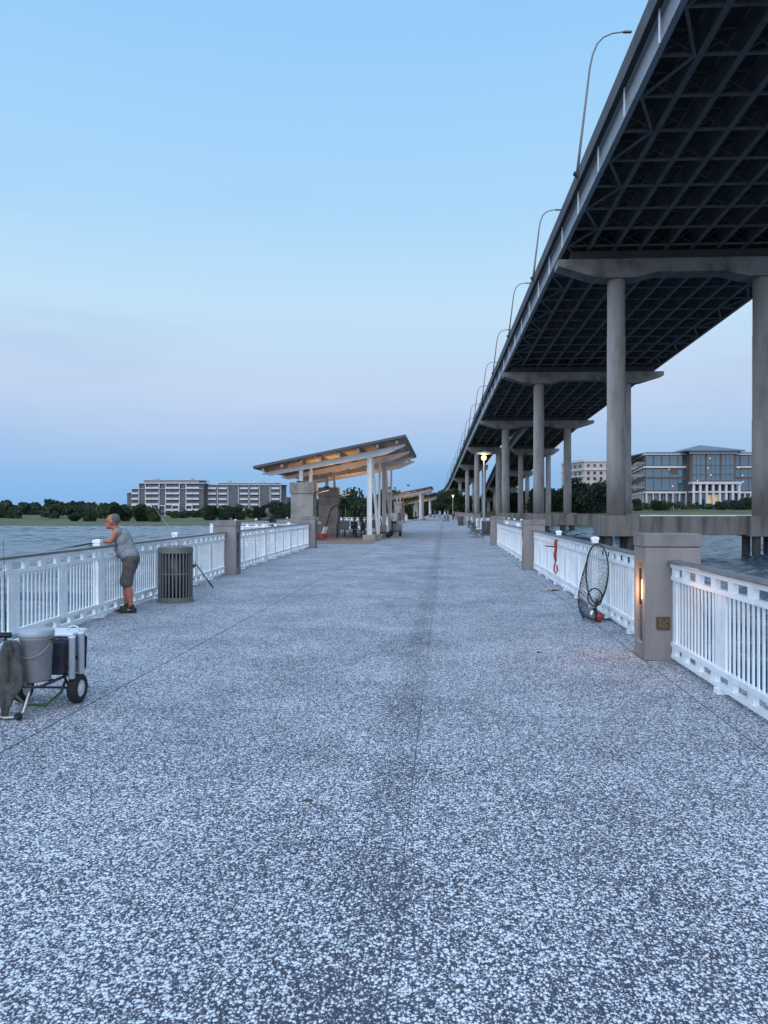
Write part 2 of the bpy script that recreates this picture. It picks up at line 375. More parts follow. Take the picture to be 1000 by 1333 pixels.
pillar(XR, 8.62, 'R', 'largest concrete pillar on the right, with glowing lamp slot and brass outlet plate', True, True, 7)
pillar(XR, 21.3, 'R', 'second concrete pillar along the right railing, beyond the landing net', True, False, 2)
pillar(XR, 36.0, 'R', 'third concrete pillar along the right railing, where the pier widens', True, False, 2)
pillar(-5.50, 19.1, 'L', 'concrete pillar on the left beyond the slatted litter bin', False)
pillar(-5.86, 33.0, 'L', 'concrete pillar on the left in front of the roofed shelter', False)
# right side
railing((XR, 8.36), (XR, -4.3), 3, 'white railing run at the right edge, nearer than the large lamp pillar')
railing((XR, 21.04), (XR, 8.88), 3, 'white railing run with the landing net, between the two nearest right pillars')
railing((XR, 35.74), (XR, 21.56), 3, 'white railing run on the right between the second and third pillars')
railing((3.95, 60.8), (3.95, 36.6), 6, 'white railing along the outer edge of the right widening')
railing((2.45, 60.9), (3.85, 60.9), 1, 'white cross railing behind the lamp post on the right widening')
# left side
def XL(y): return -4.64 - .82*(y-2.5)/16.3 - .10
railing((XL(3.5)+.0, 3.5), (-5.50, 18.84), 4, 'white railing run at left that the man in grey leans on')
railing((XL(-5), -5), (XL(3.5), 3.48), 2, 'white railing run at left behind the camera position')
railing((-5.51, 19.36), (-5.85, 32.74), 3, 'white railing run at left between the litter bin pillar and the shelter pillar')
railing((-10.5, 33.75), (-6.17, 33.45), 1, 'white cross railing on the left where the dark dressed angler leans')
railing((-10.5, 33.9), (-10.5, 63.8), 7, 'white railing along the outer edge behind the shelter')
railing((-10.4, 64.0), (-6.0, 64.0), 1, 'white cross railing closing the far end of the shelter widening')
yl = 64.3; i = 0
words = ['first','second','third','fourth','fifth','sixth','seventh','eighth','ninth','tenth','eleventh','twelfth']
for i in range(4):
    railing((-5.7, yl+13.4*i), (-5.7, yl+13.4*(i+1)-.5), 3, 'distant white railing run at left, %s beyond the near shelter' % words[i], detail=False)
for i in range(9):
    y0 = 61.3+13.4*i
    railing((2.5, y0+12.9), (2.5, y0), 3, 'distant white railing run at right, %s beyond the disc lamp post' % words[i])
    pillar(2.5, y0-.1, 'R', 'distant concrete pillar at right, %s beyond the disc lamp post' % words[i], False)
for i in range(4): pillar(-5.7, yl+13.4*i-.1, 'L', 'distant concrete pillar at left, %s beyond the near shelter' % words[i], False)

# ------------------------------------------------------------------ bridge
def interp(pts, y):
    n = len(pts)
    for i in range(n-1):
        if y <= pts[i+1][0] or i == n-2:
            p0 = pts[max(i-1,0)]; p1 = pts[i]; p2 = pts[i+1]; p3 = pts[min(i+2,n-1)]
            h = p2[0]-p1[0]; t = (y-p1[0])/h
            out = []
            for k in range(1, len(p1)):
                m1 = (p2[k]-p0[k])/(p2[0]-p0[0])*h if p2[0] != p0[0] else 0
                m2 = (p3[k]-p1[k])/(p3[0]-p1[0])*h
                out.append((2*t**3-3*t**2+1)*p1[k]+(t**3-2*t**2+t)*m1+(-2*t**3+3*t**2)*p2[k]+(t**3-t**2)*m2)
            return out
MAIN = [(y, 14.5+.05*y, 31.5-.039*y, 26.0) for y in (-60, 0, 60, 120, 180, 240)]
LEFT = [(186, 23.8, 24.25, 12.2), (239, 26.5, 22.2, 10.0), (292, 29.3, 20.0, 9.6), (345, 31.8, 17.2, 9.6), (420, 34.8, 12.9, 9.6), (520, 36.5, 11.0, 9.6), (640, 24, 11.0, 9.6), (780, -14, 11.0, 9.6), (900, -70, 10.5, 9.6)]
RIGHT = [(186, 37.0, 24.25, 12.8), (239, 40.2, 21.8, 13.4), (292, 43.6, 17.6, 12.8), (345, 47.5, 13.0, 12.4), (420, 54, 7.8, 12), (520, 64, 3.0, 12)]
bridge = thing('road_bridge', 'tall road bridge on concrete columns running alongside the pier at right', 'bridge')
def bpoint(P, y, t, dz):
    x, z, wd = interp(P, y); x2 = interp(P, y+1)[0]; dx = x2-x; n = math.hypot(1, dx)
    return (x + t/n, y - t*dx/n, z + dz)
def sweep(P, y0, y1, st, sec, closed=True):
    """sweep a cross-section [(t, dz)] along the path; t may be a callable of width"""
    m = MB(); ny = max(1, int(round((y1-y0)/st))); k = len(sec)
    for i in range(ny+1):
        y = y0+(y1-y0)*i/ny; wd = interp(P, y)[2]
        for t, dz in sec: m.v.append(bpoint(P, y, t(wd) if callable(t) else t, dz))
    m.f = [(i*k+j, i*k+(j+1)%k, (i+1)*k+(j+1)%k, (i+1)*k+j) for i in range(ny) for j in range(k)]
    m.f += [tuple(range(k))[::-1], tuple(ny*k+j for j in range(k))]
    return m
def deck(P, y0, y1, ng, st, fs, lat):
    GD = 1.95
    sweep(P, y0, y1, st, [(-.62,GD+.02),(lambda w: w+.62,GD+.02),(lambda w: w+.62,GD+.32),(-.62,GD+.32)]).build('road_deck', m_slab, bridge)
    for sgn in (0, 1):
        a = (lambda w: -.70) if not sgn else (lambda w: w+.70)
        b = (lambda w: -.30) if not sgn else (lambda w: w+.30)
        sweep(P, y0, y1, st, [(a,GD-.10),(b,GD+.33) if 0 else (b,GD+.325),(b,GD+1.15),(a,GD+1.15)]).build('parapet', m_parapet, bridge)
    for i in range(ng):
        tt = lambda w, o, i=i: w*i/(ng-1)+o
        sec = [(lambda w,i=i: tt(w,-.21),0),(lambda w,i=i: tt(w,.21),0),(lambda w,i=i: tt(w,.21),.07),(lambda w,i=i: tt(w,.02),.071),
               (lambda w,i=i: tt(w,.02),GD-.05),(lambda w,i=i: tt(w,.24),GD-.049),(lambda w,i=i: tt(w,.24),GD+.01),(lambda w,i=i: tt(w,-.24),GD+.01),
               (lambda w,i=i: tt(w,-.24),GD-.049),(lambda w,i=i: tt(w,-.02),GD-.05),(lambda w,i=i: tt(w,-.02),.071),(lambda w,i=i: tt(w,-.21),.07)]
        sweep(P, y0, y1, st, sec).build('girder', m_steel_skylit if i == 0 else m_steel, bridge)
    y = y0+1.5; k = 0
    lm = [MB(), MB()]
    while y < y1-1:
        wd = interp(P, y)[2]; m = MB()
        for i in range(ng-1):
            a, b = wd*i/(ng-1)+.03, wd*(i+1)/(ng-1)-.03
            A0, B0, A1, B1 = bpoint(P,y,a,.13), bpoint(P,y,b,.13), bpoint(P,y,a,GD-.25), bpoint(P,y,b,GD-.25)
            m.beam(A0, B0, .25, .16); m.beam(A1, B1, .12, .12); m.beam(A0, B1, .09, .09)
            m.beam((A1[0],A1[1]+.1,A1[2]), (B0[0],B0[1]+.1,B0[2]), .09, .09)
        if ng > 3: m.build('cross_frame', m_steel, bridge)
        if lat:
            s1 = wd/(ng-1)
            for q, (a, b) in enumerate(((.3, s1-.3), (wd-.3, wd-s1+.3))):
                lm[q].beam(bpoint(P,y,a if k % 2 == 0 else b,.05), bpoint(P,y+fs,b if k % 2 == 0 else a,.05), .20, .12)
        y += fs; k += 1
    if lat:
        for q in lm: q.build('lateral_bracing', m_steel, bridge)
deck(MAIN, -20, 190, 11, 10, 4.4, True)
deck(LEFT, 190.1, 900, 5, 8, 8.0, False)
deck(RIGHT, 190.1, 520, 5, 8, 8.0, False)
# downspouts on the fascia
ds = MB().beam((0,0,0),(0,0,2.15),.09,.09).build('drain_pipe', m_white, bridge); dm = ds.data; bpy.data.objects.remove(ds)
for i in range(18):
    o = bpy.data.objects.new('drain_pipe', dm); col.objects.link(o); o.parent = bridge; o.location = bpoint(MAIN, 46+8*i, -.30, -.1)
def bent(P, y, cols, over=.55, r=.92, base=1.1, rect=False):
    x, z, wd = interp(P, y); dx = interp(P, y+1)[0]-x; rz = -math.atan(dx)
    # inverted tee: ledge with tapering ends, stem above
    cx0, cx1 = cols[0], cols[-1]
    m = MB(); T = -.95; D = 1.95
    pol = [(-over, T-.75), (-over, T), (wd+over, T), (wd+over, T-.75), (cx1+2.2, T-D), (cx1-2.2, T-D+.25 if len(cols) > 1 and wd > 20 else T-D), (cx0+2.2, T-D+.25 if len(cols) > 1 and wd > 20 else T-D), (cx0-2.2, T-D)]
    pol = [(-over, T-.7), (cx0-2.6, T-D+.15), (cx0-1.6, T-D), (cx0+1.8, T-D), (cx0+4.0, T-D+.55), (cx1-4.0, T-D+.55), (cx1-1.8, T-D), (cx1+1.6, T-D), (cx1+2.6, T-D+.15), (wd+over, T-.7), (wd+over, T), (-over, T)] if wd > 20 else \
          [(-over, T-.7), (cx0-1.3, T-D), (cx1+1.3, T-D), (wd+over, T-.7), (wd+over, T), (-over, T)]
    m.prism(pol, -1.15, 1.15, lambda a, b, c: (a, c, b))
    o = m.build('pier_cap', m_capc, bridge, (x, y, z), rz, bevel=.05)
    d2 = MB().box(.9, wd-.9, -.75, .75, T+.003, -.02).box(1.3, wd-1.3, -.15, .15, 0, 1.75); d2.build('diaphragm', m_slab, bridge, (x, y, z), rz)
    for c in cols:
        bb = base if y < 195 else gz(x+c, y)-.5
        H = z+T-D-bb
        cm = MB()
        cm.lathe([(r*1.045, -H), (r*1.045, -H*.60), (r, -H*.60+.02), (r, -H*.24), (r*.975, -H*.24+.01), (r*.975, .05)], n=20)
        cobj = cm.build('column', m_col, bridge, bpoint(P, y, c, T-D), rz, smooth=False)
        cobj.data.polygons.foreach_set('use_smooth', [len(p.vertices) == 4 for p in cobj.data.polygons])
    if y < 195:
        f = MB()
        f.box(cols[0]+1.9, cols[-1]-1.9, -1.1, 1.1, -.85, 1.05)
        for c in cols:
            f.box(c-1.9, c+1.9, -1.9, 1.9, -1.0, 1.1)
        f.build('footing_beam', m_foot, bridge, (x, y, 0), rz, bevel=.06)
        for c in cols:
            for a in (-1.1, 1.1):
                for b in (-1.1, 1.1):
                    pp = MB().lathe([(.42,-7),(.42,-.99)], n=12).build('pile', m_pile, bridge, bpoint(P, y, c+a, 0), rz)
                    pp.location = (pp.location.x, pp.location.y+b, 0)
for y in (27, 80, 133, 186): bent(MAIN, y, (5.6, 20.4))
for y in (239, 292, 345, 398, 451, 504, 557, 610, 670, 730): bent(LEFT, y, (2.4, interp(LEFT, y)[2]-1.0) if y < 400 else (2.2, 7.4), r=.8)
for y in (239, 292, 345, 398): bent(RIGHT, y, (2.3, 10.8), r=.8)

# lamp posts standing on the bridge parapet
def bridge_lamp(y, s, label):
    b = bpoint(MAIN if y < 190 else LEFT, y, -.78, 2.7)
    t = thing('bridge_lamp', label, 'street lamp', b, 0, 'lamp posts along the bridge parapet')
    pts = [(0,0,0),(.35,0,3),(.72,0,6),(1.1,0,9.2),(1.35,0,10.4),(1.75,0,11.4),(2.3,0,12.0),(3.1,0,12.35),(4.2,0,12.5)]
    pts = [(p[0]*s, 0, p[2]*s) for p in pts]
    MB().tube(pts, [.13,.115,.1,.085,.08,.075,.07,.065,.06], 8).build('pole', m_steel, t, smooth=True)
    MB().cbox((pts[-1][0]+.25,0,pts[-1][2]-.02), (.75,.3,.14)).build('lamp_head', m_steel, t, bevel=.04)
    m = MB().prism([(-.35,-.1),(.7,-.1),(.7,-.55),(.1,-.45)], -.25, .25, lambda a,b_,c: (a,c,b_)); m.box(-.3,.3,-.22,.22,-.1,.05)
    m.build('bracket', m_slab, t)
for i in range(14):
    y = 68+27*i if i < 5 else 176+27*(i-4)
    bridge_lamp(y, 1.0 if i == 0 else .67, ['tallest looking curved lamp post on the bridge, nearest the top of the picture', 'second curved lamp post along the bridge parapet, just above the nearest pier cap'][i] if i < 2 else
                'curved lamp post on the bridge parapet, %s counting from the nearest' % (words[i] if i < 12 else ['thirteenth','fourteenth'][i-12]))

# ------------------------------------------------------------------ shelters
def shelter(Y0, label):
    t = thing('shelter', label, 'shelter', PV(0, Y0), -TH, 'roofed shelters along the left of the pier')
    sl = .199
    def zr(x): return 3.86 + (x+10.25)*sl                       # underside of the roof sheet
    a, b, yf, yb = -10.25, -2.05, -1.1, 14.4
    m = MB(); m.add([(a,yf,zr(a)),(b,yf,zr(b)),(b,yb,zr(b)),(a,yb,zr(a)),(a,yf,zr(a)+.12),(b,yf,zr(b)+.12),(b,yb,zr(b)+.12),(a,yb,zr(a)+.12)],
                    [(0,3,2,1),(4,5,6,7),(0,1,5,4),(1,2,6,5),(2,3,7,6),(3,0,4,7)])
    for i in range(20):
        y = yf+.2+i*(yb-yf-.4)/19; m.beam((a,y,zr(a)+.14),(b,y,zr(b)+.14),.05,.05)
    m.build('roof', m_roofmetal, t)
    MB().add([(a+.05,yf+.05,zr(a)+.007),(b-.05,yf+.05,zr(b)+.007-.02),(b-.05,yb-.05,zr(b)-.013),(a+.05,yb-.05,zr(a)+.007)],[(0,1,2,3)]).xf(Matrix.Translation((0,0,-.03))).build('soffit', m_wood, t, fix=False)
    for y in (0, 5.0, 10.0, 13.6):
        B = MB(); pol = [(-10.0, zr(-10.0)-.30),(-9.6, zr(-9.6)-.46),(-3.2, zr(-3.2)-.62),(-2.15, zr(-2.15)-.36),(-2.15, zr(-2.15)-.26),(-10.0, zr(-10.0)-.24)]
        B.prism(pol, y-.13, y+.13, lambda p,q,r: (p, r, q)); B.build('beam', m_soffitwhite, t)
    for k in range(8):
        x = -9.75+k*1.03; MB().beam((x,yf+.15,zr(x)-.13),(x,yb-.15,zr(x)-.13),.12,.20).build('purlin', m_wood if k % 2 else m_wood, t)
    for y in (0, 10.0):
        p = MB(); z1 = zr(-4.07)-.55
        p.box(-4.20,-3.94,y-.06,y+.06,.3,z1); p.box(-4.20,-4.17,y-.15,y+.15,.3,z1); p.box(-3.97,-3.94,y-.15,y+.15,.3,z1)
        p.build('post', m_soffitwhite, t)
        MB().box(-4.42,-3.72,y-.36,y+.36,0,.30).build('post_base', m_stone, t, bevel=.02)
        s = MB(); s.beam((-3.75,y+1.6,.3),(-4.0,y+.5,zr(-4)-.5),.14,.14); s.beam((-3.8,y+2.6,.3),(-3.9,y+4.6,zr(-4)-.5),.14,.14); s.build('strut', m_soffitwhite, t)
        MB().box(-4.2,-3.5,y+1.5,y+2.7,0,.28).build('strut_base', m_stone, t, bevel=.02)
    for y in (0.0, 9.2):
        q = MB()
        q.box(-8.36,-7.05,y-.55,y+.75,0,1.15); q.box(-8.32,-7.09,y-.51,y+.71,1.153,2.55); q.box(-8.38,-7.03,y-.57,y+.77,2.553,3.15)
        q.build('stone_pier', m_stone, t, bevel=.02)
        z0, z1 = 3.15, zr(-7.8)-.5
        MB().box(-7.95,-7.75,y-.03,y+.17,z0,z1+.1).box(-7.45,-7.3,y+.3,y+.5,z0,z1+.15).build('stub_post', m_soffitwhite, t)
        br = MB(); br.beam((-7.03,y+.1,2.6),(-6.35,y+.1,2.75),.5,.06); br.build('light_bracket', m_black, t)
        MB().box(-8.0,-7.6,y-.45,y-.25,3.153,3.22).build('uplight', m_black, t)
        ld = bpy.data.lights.new('shelter_light', 'AREA'); ld.energy = 110; ld.color = (1,.52,.2); ld.size = 1.6
        lo = bpy.data.objects.new('shelter_light', ld); col.objects.link(lo); lo.parent = t; lo.location = (-6.3, y+1.6, 2.5); lo.rotation_euler = (R(180), 0, 0)
    return t
shelter(41.6, 'nearest slanted roof shelter with stone piers and warm underside lights')
shelter(127, 'second slanted roof shelter, farther along the pier')
shelter(205, 'farthest slanted roof shelter, mostly hidden behind the second one')

# ------------------------------------------------------------------ people
def capsule(m, p, q, r0, r1=None, n=12):
    r1 = r0 if r1 is None else r1
    p = Vector(p); q = Vector(q); d = (q-p)
    L = d.length; d = d.normalized() if L > 1e-6 else Vector((0,0,1))
    pts = []; rs = []
    for k in range(5):
        a = math.pi/2*k/4; pts.append(p - d*r0*math.cos(a)); rs.append(max(r0*math.sin(a), .0008))
    for k in range(5):
        a = math.pi/2*k/4; pts.append(q + d*r1*math.sin(a)); rs.append(max(r1*math.cos(a), .0008))
    m.tube(pts, rs, n)
def ell(m, c, r, rot=None):
    k = MB().ball((0,0,0), r, 16, 10); X = Matrix.Translation(c)
    if rot: X = X @ Euler(rot).to_matrix().to_4x4()
    k.xf(X); m.add(k.v, k.f)
def blob(m, name, mat, parent, vox, it=4, fac=.5):
    o = m.build(name, mat, None, fix=True)
    r = o.modifiers.new('r', 'REMESH'); r.mode = 'VOXEL'; r.voxel_size = vox; r.use_smooth_shade = True
    s = o.modifiers.new('s', 'SMOOTH'); s.iterations = it; s.factor = fac
    dg = bpy.context.evaluated_depsgraph_get(); me = bpy.data.meshes.new_from_object(o.evaluated_get(dg)); 
    o.modifiers.clear(); o.data = me
    me.polygons.foreach_set('use_smooth', [True]*len(me.polygons))
    if not me.materials: me.materials.append(mat)
    if parent: o.parent = parent
    return o
STAND = dict(hipL=(0,-.10,.90), hipR=(0,.10,.90), kneeL=(-.03,-.11,.49), kneeR=(-.02,.11,.49), ankL=(.0,-.12,.09), ankR=(.03,.12,.09),
             pel=(0,0,.95), chest=(-.01,0,1.28), neck=(-.01,0,1.46), head=(-.03,0,1.62), shL=(0,-.19,1.40), shR=(0,.19,1.40),
             elL=(.02,-.25,1.12), elR=(.02,.25,1.12), haL=(-.06,-.26,.87), haR=(-.06,.26,.87))
def person(label, loc, rz, J, skin, shirt, trous, hair, shoe, vox=.02, long_trousers=True, sleeve=True, sc_=1.0, group=None, fine=False):
    t = thing('person', label, 'person', loc, rz, group)
    if sc_ != 1.0: t.scale = (sc_,)*3
    J = {k: Vector(v) for k, v in J.items()}
    b = MB()
    capsule(b, J['pel'], J['chest'], .125, .13); 
    ell(b, J['pel'], (.125,.165,.12)); ell(b, J['chest'], (.115,.165,.15))
    capsule(b, J['shL'], J['shR'], .055, .055)
    capsule(b, J['chest']+(J['neck']-J['chest'])*.6, J['head']-Vector((0,0,.05)), .06, .052)
    h = J['head']
    ell(b, h+Vector((.015,0,.02)), (.098,.075,.105)); ell(b, h+Vector((-.03,0,-.055)), (.062,.052,.06)); capsule(b, h+Vector((-.078,0,.01)), h+Vector((-.098,0,-.026)), .009, .013)
    ell(b, h+Vector((-.066,0,.03)), (.02,.055,.014)); ell(b, h+Vector((-.082,0,-.062)), (.014,.026,.009)); ell(b, h+Vector((-.07,0,-.095)), (.022,.025,.018))
    for s in (-1, 1): ell(b, h+Vector((.012, s*.078, -.005)), (.02,.012,.033))
    for s in ('L','R'):
        capsule(b, J['sh'+s], J['el'+s], .050, .038); capsule(b, J['el'+s], J['ha'+s], .038, .026)
        d = (J['ha'+s]-J['el'+s]).normalized(); sd = d.cross(Vector((0,0,1)))
        sd = sd.normalized() if sd.length > .1 else Vector((0,1,0)); up = sd.cross(d)
        if fine:
            w = J['ha'+s]; 
            capsule(b, w, w+d*.07+sd*.018, .020, .017); capsule(b, w, w+d*.07-sd*.018, .020, .017)
            for q, ln in ((-.030,.066),(-.010,.078),(.010,.073),(.030,.056)):
                a0 = w+d*.075+sd*q; a1 = a0+d*ln*.5-up*.010; a2 = a1+d*ln*.32-up*.028
                capsule(b, a0, a1, .0095, .009, 8); capsule(b, a1, a2, .009, .008, 8)
            k = -1 if s == 'L' else 1
            a0 = w+d*.025+sd*.028*k; capsule(b, a0, a0+d*.035+sd*.022*k-up*.01, .012, .0095, 8)
        else:
            capsule(b, J['ha'+s], J['ha'+s]+d*.10, .032, .024)
        capsule(b, J['hip'+s], J['knee'+s], .085, .055); kk = J['knee'+s]; an = J['ank'+s]
        mid = kk+(an-kk)*.32+Vector((.018,0,0)); capsule(b, kk, mid, .052, .055); capsule(b, mid, an, .055, .034)
        capsule(b, an-Vector((0,0,.03)), an+Vector((-.13,0,-.055)), .036, .03)
    body = blob(b, 'body', skin, t, vox)
    c = MB(); g = .016
    capsule(c, J['pel']+Vector((-.02,0,.02)), J['chest'], .145, .14); ell(c, J['chest'], (.135,.185,.16)); ell(c, J['pel']+Vector((-.02,0,.04)), (.155,.185,.13))
    capsule(c, J['shL']+Vector((0,.02,0)), J['shR']-Vector((0,.02,0)), .066, .066)
    if fine: ell(c, J['pel']+(J['chest']-J['pel'])*.45+Vector((-.055,0,0)), (.14,.17,.17))
    if sleeve:
        for s in ('L','R'): capsule(c, J['sh'+s], J['sh'+s]+(J['el'+s]-J['sh'+s])*(.62), .066, .062)
    blob(c, 'shirt', shirt, t, vox, 3)
    c = MB(); ell(c, J['pel']-Vector((0,0,.03)), (.145,.18,.12))
    for s in ('L','R'):
        hp, kn, an = J['hip'+s], J['knee'+s], J['ank'+s]
        if long_trousers: capsule(c, hp, kn, .10, .072); capsule(c, kn, an+Vector((0,0,.02)), .072, .055)
        else: capsule(c, hp, kn+(hp-kn)*.02, .105, .092)
    blob(c, 'trousers' if long_trousers else 'shorts', trous, t, vox, 3)
    c = MB()
    ell(c, h+Vector((.048,0,.042)), (.082,.082,.092))
    blob(c, 'hair', hair, t, vox*.8 if fine else vox, 2)
    for s in ('L','R'):
        c = MB(); an = J['ank'+s]; z = an.z-.09
        capsule(c, (an.x+.035, an.y, z+.045), (an.x-.155, an.y, z+.038), .046, .040); capsule(c, (an.x+.01,an.y,z+.06), (an.x+.01,an.y,z+.10), .045, .043)
        c.box(an.x-.19, an.x+.075, an.y-.042, an.y+.042, z+.002, z+.022)
        so = blob(c, 'shoe', shoe, t, min(vox, .012), 2)
        if fine: MB().box(an.x-.05, an.x+.0, an.y-.052, an.y+.052, z+.045, z+.062).build('shoe_strap', m_tan, so)
    if fine:
        for s in (-1, 1): MB().ball(h+Vector((-.080, s*.028, .012)), .010).build('eye', m_black, t)
    return t
LEAN = dict(hipL=(.04,-.10,.83), hipR=(.05,.10,.83), kneeL=(.0,-.11,.46), kneeR=(-.08,.10,.47), ankL=(.07,-.12,.09), ankR=(-.07,.11,.09),
            pel=(.03,0,.87), chest=(-.09,0,1.15), neck=(-.17,0,1.325), head=(-.255,-.015,1.425), shL=(-.14,-.185,1.26), shR=(-.14,.185,1.26),
            elL=(-.22,-.20,1.125), elR=(-.22,.20,1.125), haL=(-.42,-.12,1.125), haR=(-.42,.09,1.125))
person('man in sleeveless grey shirt and shorts leaning on the left railing', (-4.04, 12.15, 0), R(4), LEAN, m_skin, m_shirt, m_shorts, m_hair, m_shoe, .009, False, False, fine=True)
m_dk = M('dark_clothes', (.03,.032,.045), .9, .3, 10); m_wc = M('white_clothes', (.6,.6,.6), .9, .1, 10); m_hd = M('dark_hair', (.015,.012,.01), .7, .2, 20)
m_gr = M('grey_clothes', (.22,.22,.24), .9, .2, 10); m_bl = M('blue_clothes', (.06,.1,.22), .9, .2, 10); m_or = M('coral_clothes', (.5,.18,.12), .9, .2, 10)
m_sk2 = M('brown_skin', (.16,.085,.06), .6, .1, 10); m_sk3 = M('pale_skin', (.45,.27,.2), .6, .1, 10)
LEAN2 = dict(LEAN)
person('angler in dark shirt leaning on the cross railing, left of the stone pier', PV(-7.75, 34.35), R(28), LEAN2, m_sk2, m_dk, m_dk, m_hd, m_shoe, .02, True, True, sc_=1.12)
def SP(px, y): d = 1600/(y-665); return AT(px, d)
WALK = dict(STAND, kneeL=(-.16,-.1,.50), ankL=(-.12,-.1,.10), kneeR=(.02,.1,.5), ankR=(.22,.1,.14), haL=(.1,-.27,.9), haR=(-.2,.26,.93))
person('person in white top standing beside the wheeled cart under the shelter', AT(513, 51), R(100), STAND, m_sk3, m_wc, m_dk, m_hd, m_shoe)
person('person in pale grey clothes walking past the shelter rear post', AT(522, 54), R(70), WALK, m_sk3, m_gr, m_wc, m_hd, m_shoe)
person('person in dark shirt seated height at the shelter table', AT(470, 49.5), R(190), dict(STAND), m_sk2, m_dk, m_gr, m_hd, m_shoe, sc_=.9)
far = [(541,150,m_dk,m_dk,'dark clothes left of the second shelter post'),(566,170,m_bl,m_dk,'blue shirt walking in the far middle of the pier'),(573,150,m_wc,m_gr,'white shirt on the far pier, left of the centre joint'),
       (579,118,m_wc,m_bl,'white shirt and blue trousers at the far centre of the pier'),(583,120,m_gr,m_dk,'grey top beside the white shirted pair far along the pier'),(590,140,m_or,m_dk,'coral top near the far right railing'),
       (560,190,m_wc,m_dk,'white top in front of the farthest shelter'),(596,175,m_dk,m_wc,'dark top and white trousers by the far right railing'),(571,200,m_dk,m_gr,'dark top at the very end of the visible pier')]
for px, d, s1, s2, lb in far:
    person('tiny figure with ' + lb, AT(px, d), R(random.uniform(0, 360)), WALK if px % 2 else STAND, m_sk3, s1, s2, m_hd, m_shoe, .035, group='people far along the pier')

# ------------------------------------------------------------------ fishing cart and what it carries
CA = thing('fishing_cart', 'two wheeled fishing cart with black handle at the left edge', 'cart', (-2.80, 6.30, 0), R(-4))
fr = MB()
fr.tube([(-.17,-.36,.24),(-.17,.40,.24)], .013); fr.tube([(.17,-.36,.24),(.17,.40,.24)], .013)
for y in (-.36,-.12,.12,.40): fr.tube([(-.17,y,.24),(.17,y,.24)], .011)
fr.tube([(-.17,.40,.24),(-.17,.42,.50)], .010); fr.tube([(.17,.40,.24),(.17,.42,.50)], .010); fr.tube([(-.17,.42,.50),(.17,.42,.50)], .010)
fr.tube([(-.19,.12,.125),(.19,.12,.125)], .010)
fr.tube([(.17,.12,.125),(.17,.02,.24)], .010); fr.tube([(-.17,.12,.125),(-.17,.02,.24)], .010); fr.tube([(.17,.12,.125),(.15,.25,.24)], .010); fr.tube([(-.17,.12,.125),(-.15,.25,.24)], .010)
fr.build('frame', m_black, CA, smooth=True)
lg = MB(); lg.tube([(.06,-.30,.24),(.065,-.33,.18),(.05,-.38,.05),(.02,-.42,.022),(-.06,-.44,.018),(-.14,-.42,.022),(-.17,-.38,.05),(-.18,-.33,.18),(-.17,-.30,.24)], .013, 10); lg.build('leg_loop', m_tubemetal, CA, smooth=True)
MB().lathe([(.02,-.03),(.03,-.01),(.03,.01),(.02,.03)], (.03,-.42,.028), 12, 'Y').build('foot', m_black, CA)
hd = MB(); hd.tube([(-.15,-.33,.24),(-.20,-.34,.46),(-.23,-.36,.63)], .014); hd.tube([(.0,-.36,.24),(-.06,-.36,.46),(-.12,-.36,.61)], .012)
hd.tube([(-.52,-.34,.50),(-.25,-.36,.58),(-.14,-.36,.63)], .010)
hd.build('handle_bar', m_black, CA, smooth=True)
MB().tube([(-.62,-.36,.645),(-.40,-.36,.638),(-.07,-.35,.635)], .022, 10).build('grip', m_black, CA, smooth=True)
for sx in (-.235, .235):
    s = 1 if sx > 0 else -1
    wt = MB().lathe([(.07,-.038),(.105,-.042),(.119,-.028),(.123,0),(.119,.028),(.105,.042),(.07,.038),(.065,0)], (sx,.12,.123), 28, 'X', close=False).build('wheel', m_rubber, CA, smooth=True)
    MB().lathe([(.012,s*.040),(.03,s*.040),(.036,s*.018),(.058,s*.022),(.070,s*.034),(.074,s*.02),(.070,-s*.034),(.012,-s*.03)], (sx,.12,.123), 24, 'X').build('rim', m_lid, wt, smooth=True)
# bucket
B = thing('bucket', 'grey plastic bucket with clear lid standing at the front of the fishing cart', 'bucket', PV(0,0), 0); B.location = (-2.76, 6.10, .254); B.rotation_euler = (0,0,R(-4)); B.scale = (.9,.9,1)
MB().lathe([(.115,0),(.120,.01),(.138,.33),(.143,.335),(.143,.350),(.139,.352),(.139,.36)], n=32).build('pail', m_bucket, B, smooth=True)
MB().lathe([(.146,.355),(.150,.36),(.150,.392),(.143,.398),(.136,.405),(.120,.408)], n=32).build('lid', m_clearlid, B, smooth=True)
MB().box(.128,.155,-.02,.02,.30,.33).build('handle_lug', m_black, B); 
MB().tube([(.145*math.cos(a), -.02-.12*math.sin(a)*.4-.12*abs(math.sin(a))*.7, .32-.12*math.sin(a)) for a in [math.pi*k/12 for k in range(13)]], .004, 6).build('handle', m_tubemetal, B)
